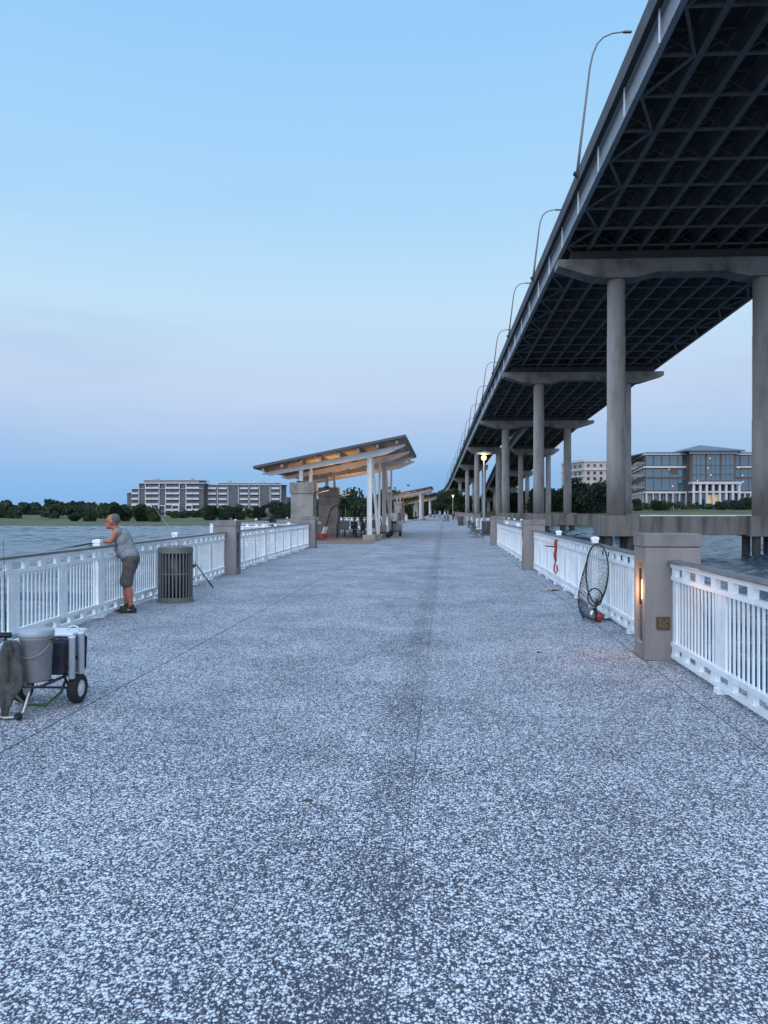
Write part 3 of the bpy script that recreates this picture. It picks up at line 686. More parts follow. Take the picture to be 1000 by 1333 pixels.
# cooler
K = thing('cool_box', 'navy cool box with white lid behind the grey bucket on the cart', 'cooler', (-2.75, 6.56, .254), R(-4))
MB().prism([(-.12,-.13),(.15,-.13),(.15,.13),(-.12,.13)], 0, .29).build('box', m_blue, K, bevel=.02)
MB().box(-.135,.165,-.145,.145,.292,.325).build('lid', m_lid, K, bevel=.014)
MB().tube([(.05,.0,.325),(.06,0,.355),(.10,0,.368),(.14,0,.355),(.15,0,.325)], .006).build('handle', m_lid, K, smooth=True)
TK = thing('tackle_bag', 'small black tackle bag wedged between the bucket and the cool box', 'bag', (-2.67, 6.33, .254), R(-4))
MB().box(-.11,.05,-.05,.055,0,.27).build('bag', m_dk, TK, bevel=.02); MB().tube([(-.05,0,.265),(-.05,0,.30),(.0,0,.31),(.02,0,.265)], .007).build('strap', m_black, TK)
for (x, y, z, lb) in ((-2.560,6.30,.225,'nearer white plastic rod holder tube on the side of the cart'), (-2.525,6.40,.245,'farther white plastic rod holder tube on the side of the cart')):
    t = thing('rod_holder', lb, 'rod holder', (x, y, z))
    MB().lathe([(.026,0),(.026,.33),(.029,.331),(.029,.345),(.021,.346),(.021,.02)], n=20).build('tube', m_pvc, t, smooth=True); MB().box(-.06,-.025,-.01,.01,.12,.15).build('clip', m_black, t)
# towel hanging from the handle
tw = MB(); nu, nv = 40, 40
for j in range(nv):
    v = j/(nv-1); z = .60-.585*v; wd = (.032 + .052*math.sin(math.pi*min(1, v*1.15))**.8) * (1 if v < .85 else 1-(v-.85)*3.2)
    for i in range(nu):
        a = 2*math.pi*i/nu
        fold = 1+.38*math.sin(a*3+v*3)+.2*math.sin(a*5-v*9)+.1*math.sin(v*23+a)
        tw.v.append((-.03*v+wd*math.cos(a)*fold, .045*math.sin(a)*fold*(1-.2*v), z))
tw.f = [(j*nu+i, j*nu+(i+1)%nu, (j+1)*nu+(i+1)%nu, (j+1)*nu+i) for j in range(nv-1) for i in range(nu)] + [tuple(range(nu))[::-1], tuple((nv-1)*nu+i for i in range(nu))]
o = tw.build('towel', m_towel, None, (-2.88, 5.90, 0), smooth=True); tag(o, 'dark olive towel hanging from the handle of the fishing cart', 'towel')
rope = MB().tube([(-.20,-.05,.10),(-.1,-.08,.03),(.05,-.05,.02),(.13,.05,.10),(.15,.1,.2)], .012, 8); 
o = rope.build('rope', M('green_rope', (.06,.12,.05), .8, .2, 20), None, (-2.80,6.3,0), smooth=True); tag(o, 'green rope dangling under the fishing cart', 'rope')
# rods
def rod(label, p, q, reel_t=.22, tip=True, dark=m_black, group='fishing rods'):
    p = Vector(p); q = Vector(q); t = thing('fishing_rod', label, 'fishing rod', p, 0, group); d = q-p; L = d.length
    MB().tube([(0,0,0), d*(.32)], [.014,.011], 8).build('handle', m_black, t, smooth=True)
    MB().tube([d*.32, d*.6, d], [.006,.004,.0018], 6).build('blank', dark, t, smooth=True)
    dn = d.normalized(); s = dn.cross(Vector((0,1,0))).normalized()
    if s.z > 0: s = -s
    c = d*reel_t+s*.06
    r = MB(); r.tube([d*reel_t, c], .008); r.tube([c-dn*.035, c+dn*.035], .028, 12); r.tube([c, c+Vector((.05,-.03,0))], .006); r.ball(c+Vector((.05,-.03,0)), .013); r.build('reel', m_black, t, smooth=True)
    g_ = MB()
    for k in (.5,.65,.8,.92): g_.tube([d*k, d*k+s*.025], .003, 5)
    g_.build('guide', m_tubemetal, t)
m_blank = M('pale_rod_blank', (.5,.5,.45), .4, .1, 10)
rod('fishing rod leaning on the left railing just beyond the litter bin', (-3.51,15.8,.012), (-4.52,15.03,1.70), .30, dark=m_blank)
rod('black fishing rod standing upright behind the cart at the left edge', (-3.30,6.72,.10), (-3.33,6.72,1.35), .18)
rod('fishing rod resting along the top rail beside the leaning man', (-4.42,12.0,1.12), (-4.66,9.3,1.0), .14)
rod('pale fishing rod held by the angler in dark clothes', (PV(-8.0,34.1)[0], PV(-8.0,34.1)[1], 1.15), AT(350, 33.0, ZY(666,33)), .1, dark=m_blank)

# ------------------------------------------------------------------ litter bins
def litter_bin(loc, label, s=1.0):
    t = thing('litter_bin', label, 'litter bin', loc, 0, 'slatted litter bins'); t.scale = (s,)*3
    MB().lathe([(.285,.03),(.30,.03),(.30,.09),(.285,.09)], n=36, close=False).lathe([(.285,.86),(.305,.86),(.305,.945),(.285,.945)], n=36, close=False).lathe([(.286,.49),(.292,.49),(.292,.515),(.286,.515)], n=36, close=False).build('hoop', m_bin, t, smooth=False)
    MB().lathe([(.30,.0),(.325,.0),(.325,.028),(.29,.029)], n=36).build('base', m_bin, t)
    s_ = MB()
    for k in range(30):
        a = 2*math.pi*k/30; s_.cbox((.293*math.cos(a), .293*math.sin(a), .475), (.010,.024,.80), a)
    s_.build('slats', m_bin, t)
    MB().lathe([(.24,.035),(.255,.04),(.262,.90),(.25,.90)], n=28).build('liner', m_liner, t, smooth=True)
    MB().lathe([(.262,.925),(.30,.947),(.29,.965),(.17,.985),(.15,.975),(.15,.93)], n=36, close=False).build('lid_ring', m_bin, t, smooth=True)
litter_bin((-3.68, 13.55, 0), 'slatted grey litter bin beside the man on the left')
litter_bin(AT(633, 49.5), 'dark slatted litter bin at the foot of the disc lamp post')
litter_bin(AT(600, 82), 'small far litter bin by the right railing', 1.1)

# ------------------------------------------------------------------ landing net leaning on the right railing
nl = PV(2.18, 11.35); NT = thing('landing_net', 'large black hoop landing net leaning on the right railing', 'landing net', nl, -TH)
def oval(cx, cz, rx, rz, y0, lean, n=36, egg=.0, yaw=-.95):
    out = []
    for k in range(n):
        a = 2*math.pi*k/n; u = rx*math.cos(a)*(1+egg*math.sin(a)); z = cz+rz*math.sin(a)
        out.append(Vector((cx+u*math.cos(yaw)+lean*z, y0+u*math.sin(yaw), z)))
    return out
big = oval(.0, .69, .235, .43, 0, .03, egg=.10, yaw=R(-60))
MB().ring(big, .011, 8).build('hoop', m_black, NT, smooth=True)
sm = oval(-.03, .36, .10, .125, -.12, .0, yaw=R(-20))
MB().ring(sm, .010, 8).build('small_hoop', m_black, NT, smooth=True)
bag = MB(); nk = 36
# netting: strands run from the hoop down into a sagging bag on the deck, tied by rings
def netp(k, v):
    a = big[k % nk]; b_ = Vector((-.06,-.05,.04))+Vector((.12*math.cos(2*math.pi*k/nk), .12*math.sin(2*math.pi*k/nk), .03*math.sin(4*math.pi*k/nk)))
    p = a.lerp(b_, v); out = Vector((-.11, -.05, -.06))*math.sin(math.pi*v)
    return p+out
for k in range(0, nk):
    for (dk) in (2, -2):
        bag.tube([netp((k+dk*v_) , v_/9) if 0 else netp(int(k+dk*v_), v_/9) for v_ in range(10)], .0023, 3, cap=False)
bag.build('netting', m_net, NT)
MB().tube([(-.03,-.10,.20),(-.02,-.04,.06),(.12,.02,.025),(.30,.10,.02)], .012, 8).build('handle', m_black, NT, smooth=True)
t = thing('red_float', 'round red and white float lying in the bottom of the landing net', 'float', (nl[0]-.02, nl[1]-.10, .0), 0)
f1 = MB(); f1.ball((.04,0,.072), .070, 16, 10); f1.build('red_half', m_red, t, smooth=True)
MB().ball((-.055,-.02,.10), (.04,.045,.075), 14, 9).build('white_half', m_lid, t, smooth=True)
MB().ring([(.04+.073*math.cos(a), .073*math.sin(a), .072) for a in [2*math.pi*k/20 for k in range(20)]], .006, 6).build('cord', m_net, t)
# red strap on railing and tools
g0 = PV(XR-.075, 16.4); t = thing('red_grabber', 'red lip grip tool with black handle hung on the right railing', 'fishing tool', g0, -TH)
a = MB(); a.tube([(0,0,1.0),(-.02,.0,.92),(-.01,0,.80),(-.03,0,.68),(-.015,0,.55)], [.03,.035,.028,.034,.022], 8); a.tube([(-.01,0,.55),(-.045,0,.45),(-.05,0,.34),(-.01,0,.27),(.02,0,.35),(.01,0,.46)], .016, 8)
a.build('body', m_red, t, smooth=True); MB().tube([(-.02,0,.84),(-.18,-.12,.86),(-.26,-.18,.87)], .012, 8).build('handle', m_black, t, smooth=True)
g0 = PV(XR-.20, 15.6); t = thing('pliers', 'dark pliers lying on the deck below the red tool', 'pliers', g0, R(30))
MB().tube([(-.16,-.03,.012),(-.02,.0,.014),(.10,.025,.010)], [.011,.012,.005], 6).tube([(-.16,.04,.012),(-.02,.0,.018),(.10,-.012,.010)], [.011,.012,.005], 6).build('jaws', m_black, t, smooth=True)
MB().tube([(-.30,-.06,.013),(-.15,-.028,.013)], .014, 8).tube([(-.30,.09,.013),(-.15,.038,.013)], .014, 8).build('grips', m_tan, t, smooth=True)
tag(MB().add([(-.02,-.009,.002),(.03,-.011,.003),(.035,.012,.004),(-.015,.010,.012),(0,0,.018)],[(0,1,4),(1,2,4),(2,3,4),(3,0,4),(0,3,2,1)]).build('dry_leaf', m_bark, None, PV(1.05,8.75)), 'small dark dry leaf on the deck left of the lamp pillar', 'leaf')
tag(MB().add([(-.03,-.009,.002),(.03,-.011,.003),(.035,.012,.004),(-.025,.010,.006),(0,0,.014)],[(0,1,4),(1,2,4),(2,3,4),(3,0,4),(0,3,2,1)]).build('dry_leaf', m_bark, None, SP(400,1043)), 'tiny dark leaf fragment on the open deck, left of the centre joint', 'leaf')
tag(MB().box(-.06,.06,-.02,.02,.0,.022).box(-.02,.02,-.015,.015,.0225,.03).build('bait_packet', m_lid, None, AT(99, 9.6)), 'small white packet on the deck edge behind the cart', 'packet')

# ------------------------------------------------------------------ disc lamp posts
def disc_lamp(loc, label, h=5.5, s=1.0):
    t = thing('lamp_post', label, 'lamp post', loc, 0, 'lamp posts with disc shades on the pier'); t.scale = (s,)*3
    MB().lathe([(.16,0),(.16,.08),(.09,.12),(.075,.6),(.06,h-.55),(.05,h-.5)], n=14).build('pole', m_tubemetal, t, smooth=True)
    MB().lathe([(.05,h-.5),(.16,h-.44),(.19,h-.28),(.10,h-.14)], n=16).build('lamp', m_lampy, t, smooth=True)
    MB().lathe([(.10,h-.10),(.53,h-.055),(.56,h-.02),(.50,h+.02),(.08,h+.10),(.02,h+.11)], n=28).build('disc_shade', m_lampy if 0 else M('disc_shade', (.55,.52,.36), .5, .1, 3), t, smooth=True)
    ld = bpy.data.lights.new('disc_light', 'POINT'); ld.energy = 55; ld.color = (1,.80,.38); ld.shadow_soft_size = .12
    lo = bpy.data.objects.new('disc_light', ld); col.objects.link(lo); lo.parent = t; lo.location = (0,-.22,h-.34)
disc_lamp(AT(630, 52), 'lit lamp post with wide disc shade on the right side of the pier')
disc_lamp(PV(2.0, 190), 'small far lamp post beyond the pier shelters')

# bench and small furniture near the lamp post
def bench(loc, rz, label):
    t = thing('bench', label, 'bench', loc, rz, 'dark benches on the pier')
    MB().box(-.9,.9,-.2,.2,.43,.47).build('seat', m_bin, t, bevel=.01)
    MB().beam((-.9,.24,.52),(-.9,.34,.90),.001,.001).build('backrest', m_bin, t) if 0 else MB().box(-.9,.9,.24,.28,.55,.92).build('backrest', m_bin, t, bevel=.01)
    for x in (-.7,.7):
        m = MB(); m.beam((x,-.25,.0),(x,.16,.45),.06,.05); m.beam((x,.28,.0),(x,-.15,.45),.05,.05); m.beam((x,.2,.4),(x,.26,.9),.05,.04); m.build('leg', m_bin, t)
bench(AT(622, 46.5), R(75), 'dark bench with crossed legs in front of the disc lamp post')
bench(AT(616, 54), R(75), 'dark bench with crossed legs left of the disc lamp post')
def table(loc, label):
    t = thing('table', label, 'table', loc, -TH)
    MB().lathe([(.55,.72),(.56,.735),(.55,.75)], n=24).build('table_top', m_black, t); MB().tube([(0,0,.03),(0,0,.73)], .04).build('pedestal', m_black, t); MB().lathe([(.35,0),(.34,.03)], n=20).build('foot', m_black, t)
def chair(loc, rz, label):
    t = thing('chair', label, 'chair', loc, rz, 'dark chairs under the shelter')
    MB().box(-.24,.24,-.22,.22,.42,.46).build('seat', m_dk, t); MB().box(-.24,.24,.20,.24,.46,.92).build('backrest', m_dk, t)
    for x in (-.22,.22):
        for y in (-.2,.22): MB().tube([(x,y,0),(x,y,.42)], .015, 6).build('leg', m_black, t)
table(AT(460, 47.5), 'round dark table under the near shelter')
for px, d, r, lb in ((452,47,80,'dark chair left of the round table'),(468,46.5,-70,'dark chair right of the round table'),(474,45,-100,'dark chair close to the white shelter post'),(462,50,170,'dark chair behind the round table')):
    chair(AT(px, d), R(r), lb)
def swing(loc, label):
    t = thing('porch_swing', label, 'swing', loc, R(-60), 'tall porch swings under the shelter')
    f = MB()
    for x in (-.75,.75):
        f.tube([(x,-.65,0),(x,-.62,.8),(x,-.30,1.7),(x,0,1.95),(x,.30,1.7),(x,.62,.8),(x,.65,0)], .04, 8)
    f.tube([(-.75,0,1.95),(.75,0,1.95)], .035); f.build('frame', m_black, t, smooth=True)
    s = MB(); s.box(-.6,.6,-.25,.22,.45,.5); s.box(-.6,.6,.2,.25,.5,1.0); s.build('seat', m_bin, t)
    c = MB()
    for x in (-.58,.58): c.tube([(x,0,.95),(x,0,1.95)], .012, 5); c.tube([(x,-.22,.5),(x,0,.95),(x,.22,.95)], .012, 5)
    c.build('chain', m_tubemetal, t)
swing(AT(444, 46.5), 'dark porch swing with arched frame beside the stone pier'); swing(AT(479, 52), 'second arched porch swing behind the white shelter post')
t = thing('folding_seat', 'red folding beach seat with white back by the stone pier', 'seat', AT(418.5, 42.0), R(-30))
MB().box(-.22,.22,-.25,.25,.10,.36).build('base', m_red, t, bevel=.03); MB().beam((.12,.05,.34),(.26,.05,.72),.36,.05,(1,0,0)).build('back', m_lid, t, bevel=.01)
t = thing('drinking_fountain', 'pale drinking fountain pedestal left of the red beach seat', 'drinking fountain', AT(413, 43.2), 0)
MB().lathe([(.17,0),(.15,.08),(.11,.12),(.10,.75),(.13,.80)], n=16).build('pedestal', m_stone, t, smooth=True); MB().lathe([(.12,.80),(.24,.90),(.25,.97),(.20,.96),(.1,.88)], n=18).build('basin', m_lid, t, smooth=True)
MB().tube([(0,.1,.9),(0,.1,1.08),(0,.02,1.12)], .02).build('spout', m_tubemetal, t)
def cart2(loc, label, rz=0):
    t = thing('wheeled_cart', label, 'cart', loc, rz, 'loaded wheeled carts on the pier')
    MB().box(-.28,.28,-.4,.4,.3,.34).build('tray', m_black, t)
    MB().box(-.22,.22,-.33,.1,.345,.75).build('cool_bag', m_gr, t, bevel=.05); MB().lathe([(.13,.345),(.15,.70)], (.02,.26,0), 14).build('pail', m_lid, t)
    for x in (-.31,.31): MB().lathe([(.04,-.04),(.15,-.045),(.16,0),(.15,.045),(.04,.04)], (x,.1,.16), 18, 'X').build('wheel', m_rubber, t)
    MB().tube([(-.2,-.4,.33),(-.2,-.6,.95),(.2,-.6,.95),(.2,-.4,.33)], .018).build('handle', m_tubemetal, t); MB().tube([(-.2,-.38,.3),(-.2,-.42,.01),(.2,-.42,.01),(.2,-.38,.3)], .015).build('leg', m_tubemetal, t)
cart2(AT(516, 48), 'loaded wheeled cart parked at the shelter edge beside standing people', R(20)); cart2(AT(499, 45.5), 'loaded wheeled cart between the white shelter posts', R(-40))

# ------------------------------------------------------------------ trees
def crown_mesh(rx, rz, n, leaf, seed, base=.3):
    rr = random.Random(seed); m = MB()
    lobes = []
    for k in range(13):
        a = rr.uniform(0, 6.28); q = rr.uniform(.0, .68)
        lobes.append((rx*q*math.cos(a), rx*q*math.sin(a), rz*(rr.uniform(base, .86)), rr.uniform(.26, .48)))
    for k in range(n):
        x0, y0, z0, s = rr.choice(lobes)
        d = Vector((rr.gauss(0,1), rr.gauss(0,1), rr.gauss(0,1))).normalized()*rr.uniform(.55, 1.08)
        c = Vector((x0+d.x*rx*s, y0+d.y*rx*s, z0+d.z*rz*s*.62))
        u = Vector((rr.gauss(0,1), rr.gauss(0,1), rr.gauss(0,1))).normalized(); v = u.orthogonal().normalized(); l = leaf*rr.uniform(.5, 1.3)
        i = len(m.v); m.v += [tuple(c-u*l), tuple(c+v*l*.55), tuple(c+u*l), tuple(c-v*l*.55)]; m.f.append((i,i+1,i+2,i+3))
    return m.mesh('crown')
def trunk_mesh(h, r):
    m = MB(); m.tube([(0,0,-1.5),(.1*h*.1,0,h*.3),(0,.1,h*.62)], [r*1.25, r, r*.5], 8)
    for a in range(5):
        w = a*1.26; m.tube([(0,.05,h*(.28+.05*a)),(h*.17*math.cos(w),h*.17*math.sin(w),h*.58),(h*.3*math.cos(w),h*.3*math.sin(w),h*.76)], [r*.5,r*.3,r*.12], 6)
    return m.mesh('trunk')
protos = []
for k in range(4):
    c = crown_mesh(5.2+.5*k, 9.5, 5200, .42, 100+k, .12); c.materials.append(m_leaf[k % 3]); tr = trunk_mesh(9, .35); tr.materials.append(m_bark); protos.append((c, tr))
def tree(x, y, s, label, k=None, group=None, sx=1.0, cat='tree'):
    k = random.randrange(4) if k is None else k
    t = thing('tree', label, cat, (x, y, gz(x, y)-.3), random.uniform(0, 6.28), group); t.scale = (s*sx, s*sx, s)
    for nm, me in zip(('crown','trunk'), protos[k]):
        o = bpy.data.objects.new(nm, me); col.objects.link(o); o.parent = t
# the far wood behind the marsh, one mass
def wood(pts, name, label, seed, mat, leaf=.75, dens=420):
    rr = random.Random(seed); m = MB()
    for (x, y, h, r) in pts:
        h *= rr.uniform(.72, 1.22); z = gz(x, y); lob = [(rr.uniform(-r,r), rr.uniform(-3,3), h*(.12+.66*q/7), rr.uniform(.22,.34)*h) for q in range(8)]
        for q in range(dens):
            a, b_, c, s = rr.choice(lob); d = Vector((rr.gauss(0,1), rr.gauss(0,1), rr.gauss(0,1))).normalized()*rr.uniform(.4, 1.02)
            p = Vector((x+a+d.x*s*1.2, y+b_+d.y*s, max(z+.2, z+c+d.z*s*.75))); u = Vector((rr.gauss(0,1), rr.gauss(0,1)*.6, rr.gauss(0,1))).normalized(); v = u.cross(Vector((0,1,.2))).normalized(); l = leaf*rr.uniform(.6,1.3)
            i = len(m.v); m.v += [tuple(p-u*l), tuple(p+v*l*.7), tuple(p+u*l), tuple(p-v*l*.7)]; m.f.append((i,i+1,i+2,i+3))
        for kk in range(2): m.box(x-.3+kk*r*.6, x+kk*r*.6, y-.2, y+.2, z-1, z+h*.5)
    tag(m.build(name, mat, fix=False), label, 'woodland', kind='stuff')
rr = random.Random(5)
wood([(x+rr.uniform(-2,2), 372+rr.uniform(-14,14)+max(0,-x-90)*.05, (rr.uniform(5.2,6.8)+(.8 if x < -160 else 0))*(.55 if -108 < x < -86 else 1), 4) for x in range(-330, -10, 5)], 'woodland', 'long dark woodland behind the marsh, across the water at left', 1, m_leaf[0])
wood([(x+rr.uniform(-3,3), 520+rr.uniform(-20,20), rr.uniform(7.5,9.5), 6) for x in range(-420, -20, 6)], 'woodland', 'higher woodland ridge behind the marsh trees at far left', 2, m_leaf[2], 1.5)
wood([(x+rr.uniform(-2,2), 345+rr.uniform(-12,12), rr.uniform(9.0,13.5), 4) for x in range(-30, 24, 4)], 'woodland', 'dark tree mass seen beneath the near shelter roof', 3, m_leaf[0])
wood([(x+rr.uniform(-2,2), 430+rr.uniform(-12,12), rr.uniform(8,11), 4) for x in range(20, 130, 5)], 'woodland', 'dark tree mass behind the bridge columns', 4, m_leaf[2])
wood([(x+rr.uniform(-4,4), 640+rr.uniform(-30,30), rr.uniform(9,13), 7) for x in range(-100, 420, 9)], 'woodland', 'farthest low woodland on the horizon behind the bridge', 6, m_leaf[2], 1.2)
wood([(x+rr.uniform(-1,1), 277+rr.uniform(-2,2), rr.uniform(1.6,2.8), 2) for x in range(92, 190, 2)], 'hedge', 'low dark hedge in front of the glass office building', 7, m_leaf[1], .38, 110)
tl = [(118,300,.62,'wide dark tree standing out on the marsh at far left'),(98,302,.45,'small dark bush left of the marsh tree'),(150,304,.72,'dark tree above the head of the leaning man'),(163,310,.66,'dark tree just right of the leaning man head'),
      (184,306,.70,'dark tree under the left end of the apartment building'),(202,300,.62,'dark round tree in front of the apartment building entrance'),(200,296,.40,'smaller bush at the foot of the round tree by the apartments'),(275,330,.75,'tree in front of the middle of the apartment building'),
      (293,332,.62,'low tree before the right wing of the apartment building'),(310,334,.70,'tree left of the right end of the apartments'),(340,330,.72,'tree before the right wing end'),(358,326,.9,'tall tree beside the right end of the apartments'),
      (372,322,.95,'tree left of the shelter stone pier')]
for px, d, s, lb in tl: tree((px-500)/1000*d, d, s, lb, group='trees on the marsh across the water')
tr2 = [(752,268,1.15,'leafy tree right of the far bridge columns, before the cream building'),(768,262,1.35,'tallest tree in front of the cream building'),(782,270,1.05,'tree next to the near column before the cream building'),(738,280,1.0,'tree seen between the far bridge columns'),
       (728,290,1.1,'tree left of the cream building behind the bridge columns'),(706,285,1.05,'tree between the second and third bridge columns'),(690,300,1.0,'tree behind the second bridge column'),(672,300,.95,'tree low behind the far bridge columns'),
       (855,266,.42,'round shrub at the left of the office lawn'),(866,268,.36,'small shrub beside the round one on the office lawn'),(940,268,.40,'round shrub right of the office entrance'),(960,268,.45,'shrub at the right of the office lawn'),(972,268,.5,'shrub beside the right bridge column'),
       (800,262,.8,'tree partly behind the near bridge column'),(830,268,.5,'shrub at the corner of the office building')]
for px, d, s, lb in tr2: tree((px-500)/1000*d, d, s, lb, group='trees on the right bank')
for px, d, s, lb in ((436,300,1.1,'dark tree seen below the shelter roof, behind the stone pier'),(515,296,1.15,'dark tree between the two shelters'),(533,300,1.0,'tree above the second shelter roof'),(552,320,1.05,'tree behind the farthest shelter'),(590,330,1.15,'tree at the far end of the pier beneath the bridge curve'),(603,330,1.0,'tree beneath the far bridge columns'),(575,340,1.2,'tree at the vanishing end of the pier')):
    tree((px-500)/1000*d, d, s, lb, group='trees at the end of the pier')

# ------------------------------------------------------------------ buildings
m_apt = M('apartment_render', (.30,.32,.36), .85, .1, .2); m_aptw = M('apartment_white', (.5,.5,.51), .7, .05, .2); m_glass = M('window_glass', (.03,.04,.055), .15, .3, .4, spec=.8)
m_aptg = M('apartment_grey', (.12,.115,.12), .85, .15, .2)
m_glassb = M('blue_glass', (.035,.085,.115), .08, .35, .12, spec=.9); m_brick = M('brown_brick', (.105,.08,.075), .9, .15, 3); m_cream = M('cream_wall', (.46,.38,.35), .85, .08, .2)
m_trim = M('white_trim', (.52,.50,.49), .7, .05, .4); m_slate = M('slate_roof', (.10,.125,.16), .5, .12, .5)
m_litw = E('lit_window', (1.0,.62,.3), .3)
m_dots = E('lit_ceiling_lamp', (1.0,.85,.65), 1.6)
def dupe(me, name, parent, loc, sc_=(1,1,1)):
    o = bpy.data.objects.new(name, me); col.objects.link(o); o.parent = parent; o.location = loc; o.scale = sc_; return o
def apartments():
    d = 450; x0 = -.335*d; x1 = -.235*d; x2 = -.135*d; zb = -1.6; zt = ZY(629.5, d); nf = 6; fh = (zt-zb)/nf
    t = thing('apartment_building', 'long white and grey apartment block with balconies across the water', 'building', (0, d, 0))
    MB().box(x0+3, x1, 0, 24, zb, zt-fh-.02).box(x0+6.5, x1, .8, 24, zt-fh, zt).box(x1+.02, x2, 6, 28, zb, zt-.6).box(x0-.8, x0+2.98, 3, 22, zb, zb+fh*4.3).box(x2+.02, x2+3, 9, 26, zb, zb+fh*3.6).build('wall', m_aptg, t)
    r = MB(); r.box(x0+9, x1-1, -.5, 22, zt+1.9, zt+2.25); r.box(x0+5.5, x1+1, -.9, 22, zt+.004, zt+.4); r.box(x0+2, x1-.5, -1.2, .79, zt-fh-.01, zt-fh+.25); r.box(x0-1.2, x0+2.97, 2, 22, zb+fh*4.3+.01, zb+fh*4.3+.3); r.box(x1+2, x2+1.5, 4.5, 26, zt-.596, zt-.2); r.box(x1+6, x2-2, 7, 24, zt+.6, zt+.9); r.build('roof', m_aptw, t)
    p = MB(); p.box(x0+10, x1-3, .5, 20, zt+.403, zt+1.89); p.box(x1+7, x2-4, 8, 22, zt-.19, zt+.59); p.box(x0+14, x0+17, 3, 8, zt+2.26, zt+3.0); p.box(x1-9, x1-7.4, 3, 8, zt+2.26, zt+3.2); p.box(x1+12, x1+14, 9, 14, zt+.91, zt+1.9); p.box(x2-14, x2-11, 9, 14, zt+.91, zt+1.6); p.build('penthouse', m_apt, t)
    win = MB().box(-1.75,-.95,-.06,.06,-.95,.95).box(-.75,.75,-.06,.06,-.95,.95).box(.95,1.75,-.06,.06,-.95,.95).mesh('window'); win.materials.append(m_glass)
    slab = MB().box(-1.9,1.9,-1.5,0,-.15,.1); slab.box(-1.9,1.9,-1.5,-1.42,.1,.95); sl = slab.mesh('balcony'); sl.materials.append(m_aptw)
    frame = MB()
    for i in range(10):
        x = x0+5.2+i*(x1-x0-7)/9.6
        for f in range(nf):
            z = zb+fh*(f+.5)
            if f == nf-1 and i == 0: continue
            dupe(win, 'window', t, (x, -.07 if f < nf-1 else .73, z), (1., 1, .8 if (i+f) % 3 else 1.05))
            if (i % 3) != 1 and f > 0: dupe(sl, 'balcony', t, (x, -.02, z-fh*.42), (1,1,1))
        if i % 3 == 1:
            frame.box(x-2.2, x-1.7, -.6, -.002, zb, zt); frame.box(x+1.7, x+2.2, -.6, -.002, zb, zt)
        if i % 2 == 0:
            frame.box(x-2.1, x-1.6, -1.9, -1.55, zb, zb+fh*1.9); frame.box(x+1.6, x+2.1, -1.9, -1.55, zb, zb+fh*1.9); frame.box(x-2.1, x+2.1, -1.9, -1.55, zb+fh*1.9+.01, zb+fh*1.9+.5)
    for i in range(7):
        x = x1+4+i*(x2-x1-5)/6.4
        for f in range(nf):
            z = zb+fh*(f+.48)
            dupe(win, 'window', t, (x, 5.93, z), (1.4, 1, 1))
            if i % 3 != 2: dupe(sl, 'balcony', t, (x, 5.98, z-fh*.42), (1.25,1,1))
        frame.box(x+2.7, x+3.1, 5.5, 5.99, zb, zt-.7)
    frame.box(x0+3, x1, -.4, -.005, zb+fh*4.96, zb+fh*5.06)
    frame.build('facade_frame', m_aptw, t)
apartments()
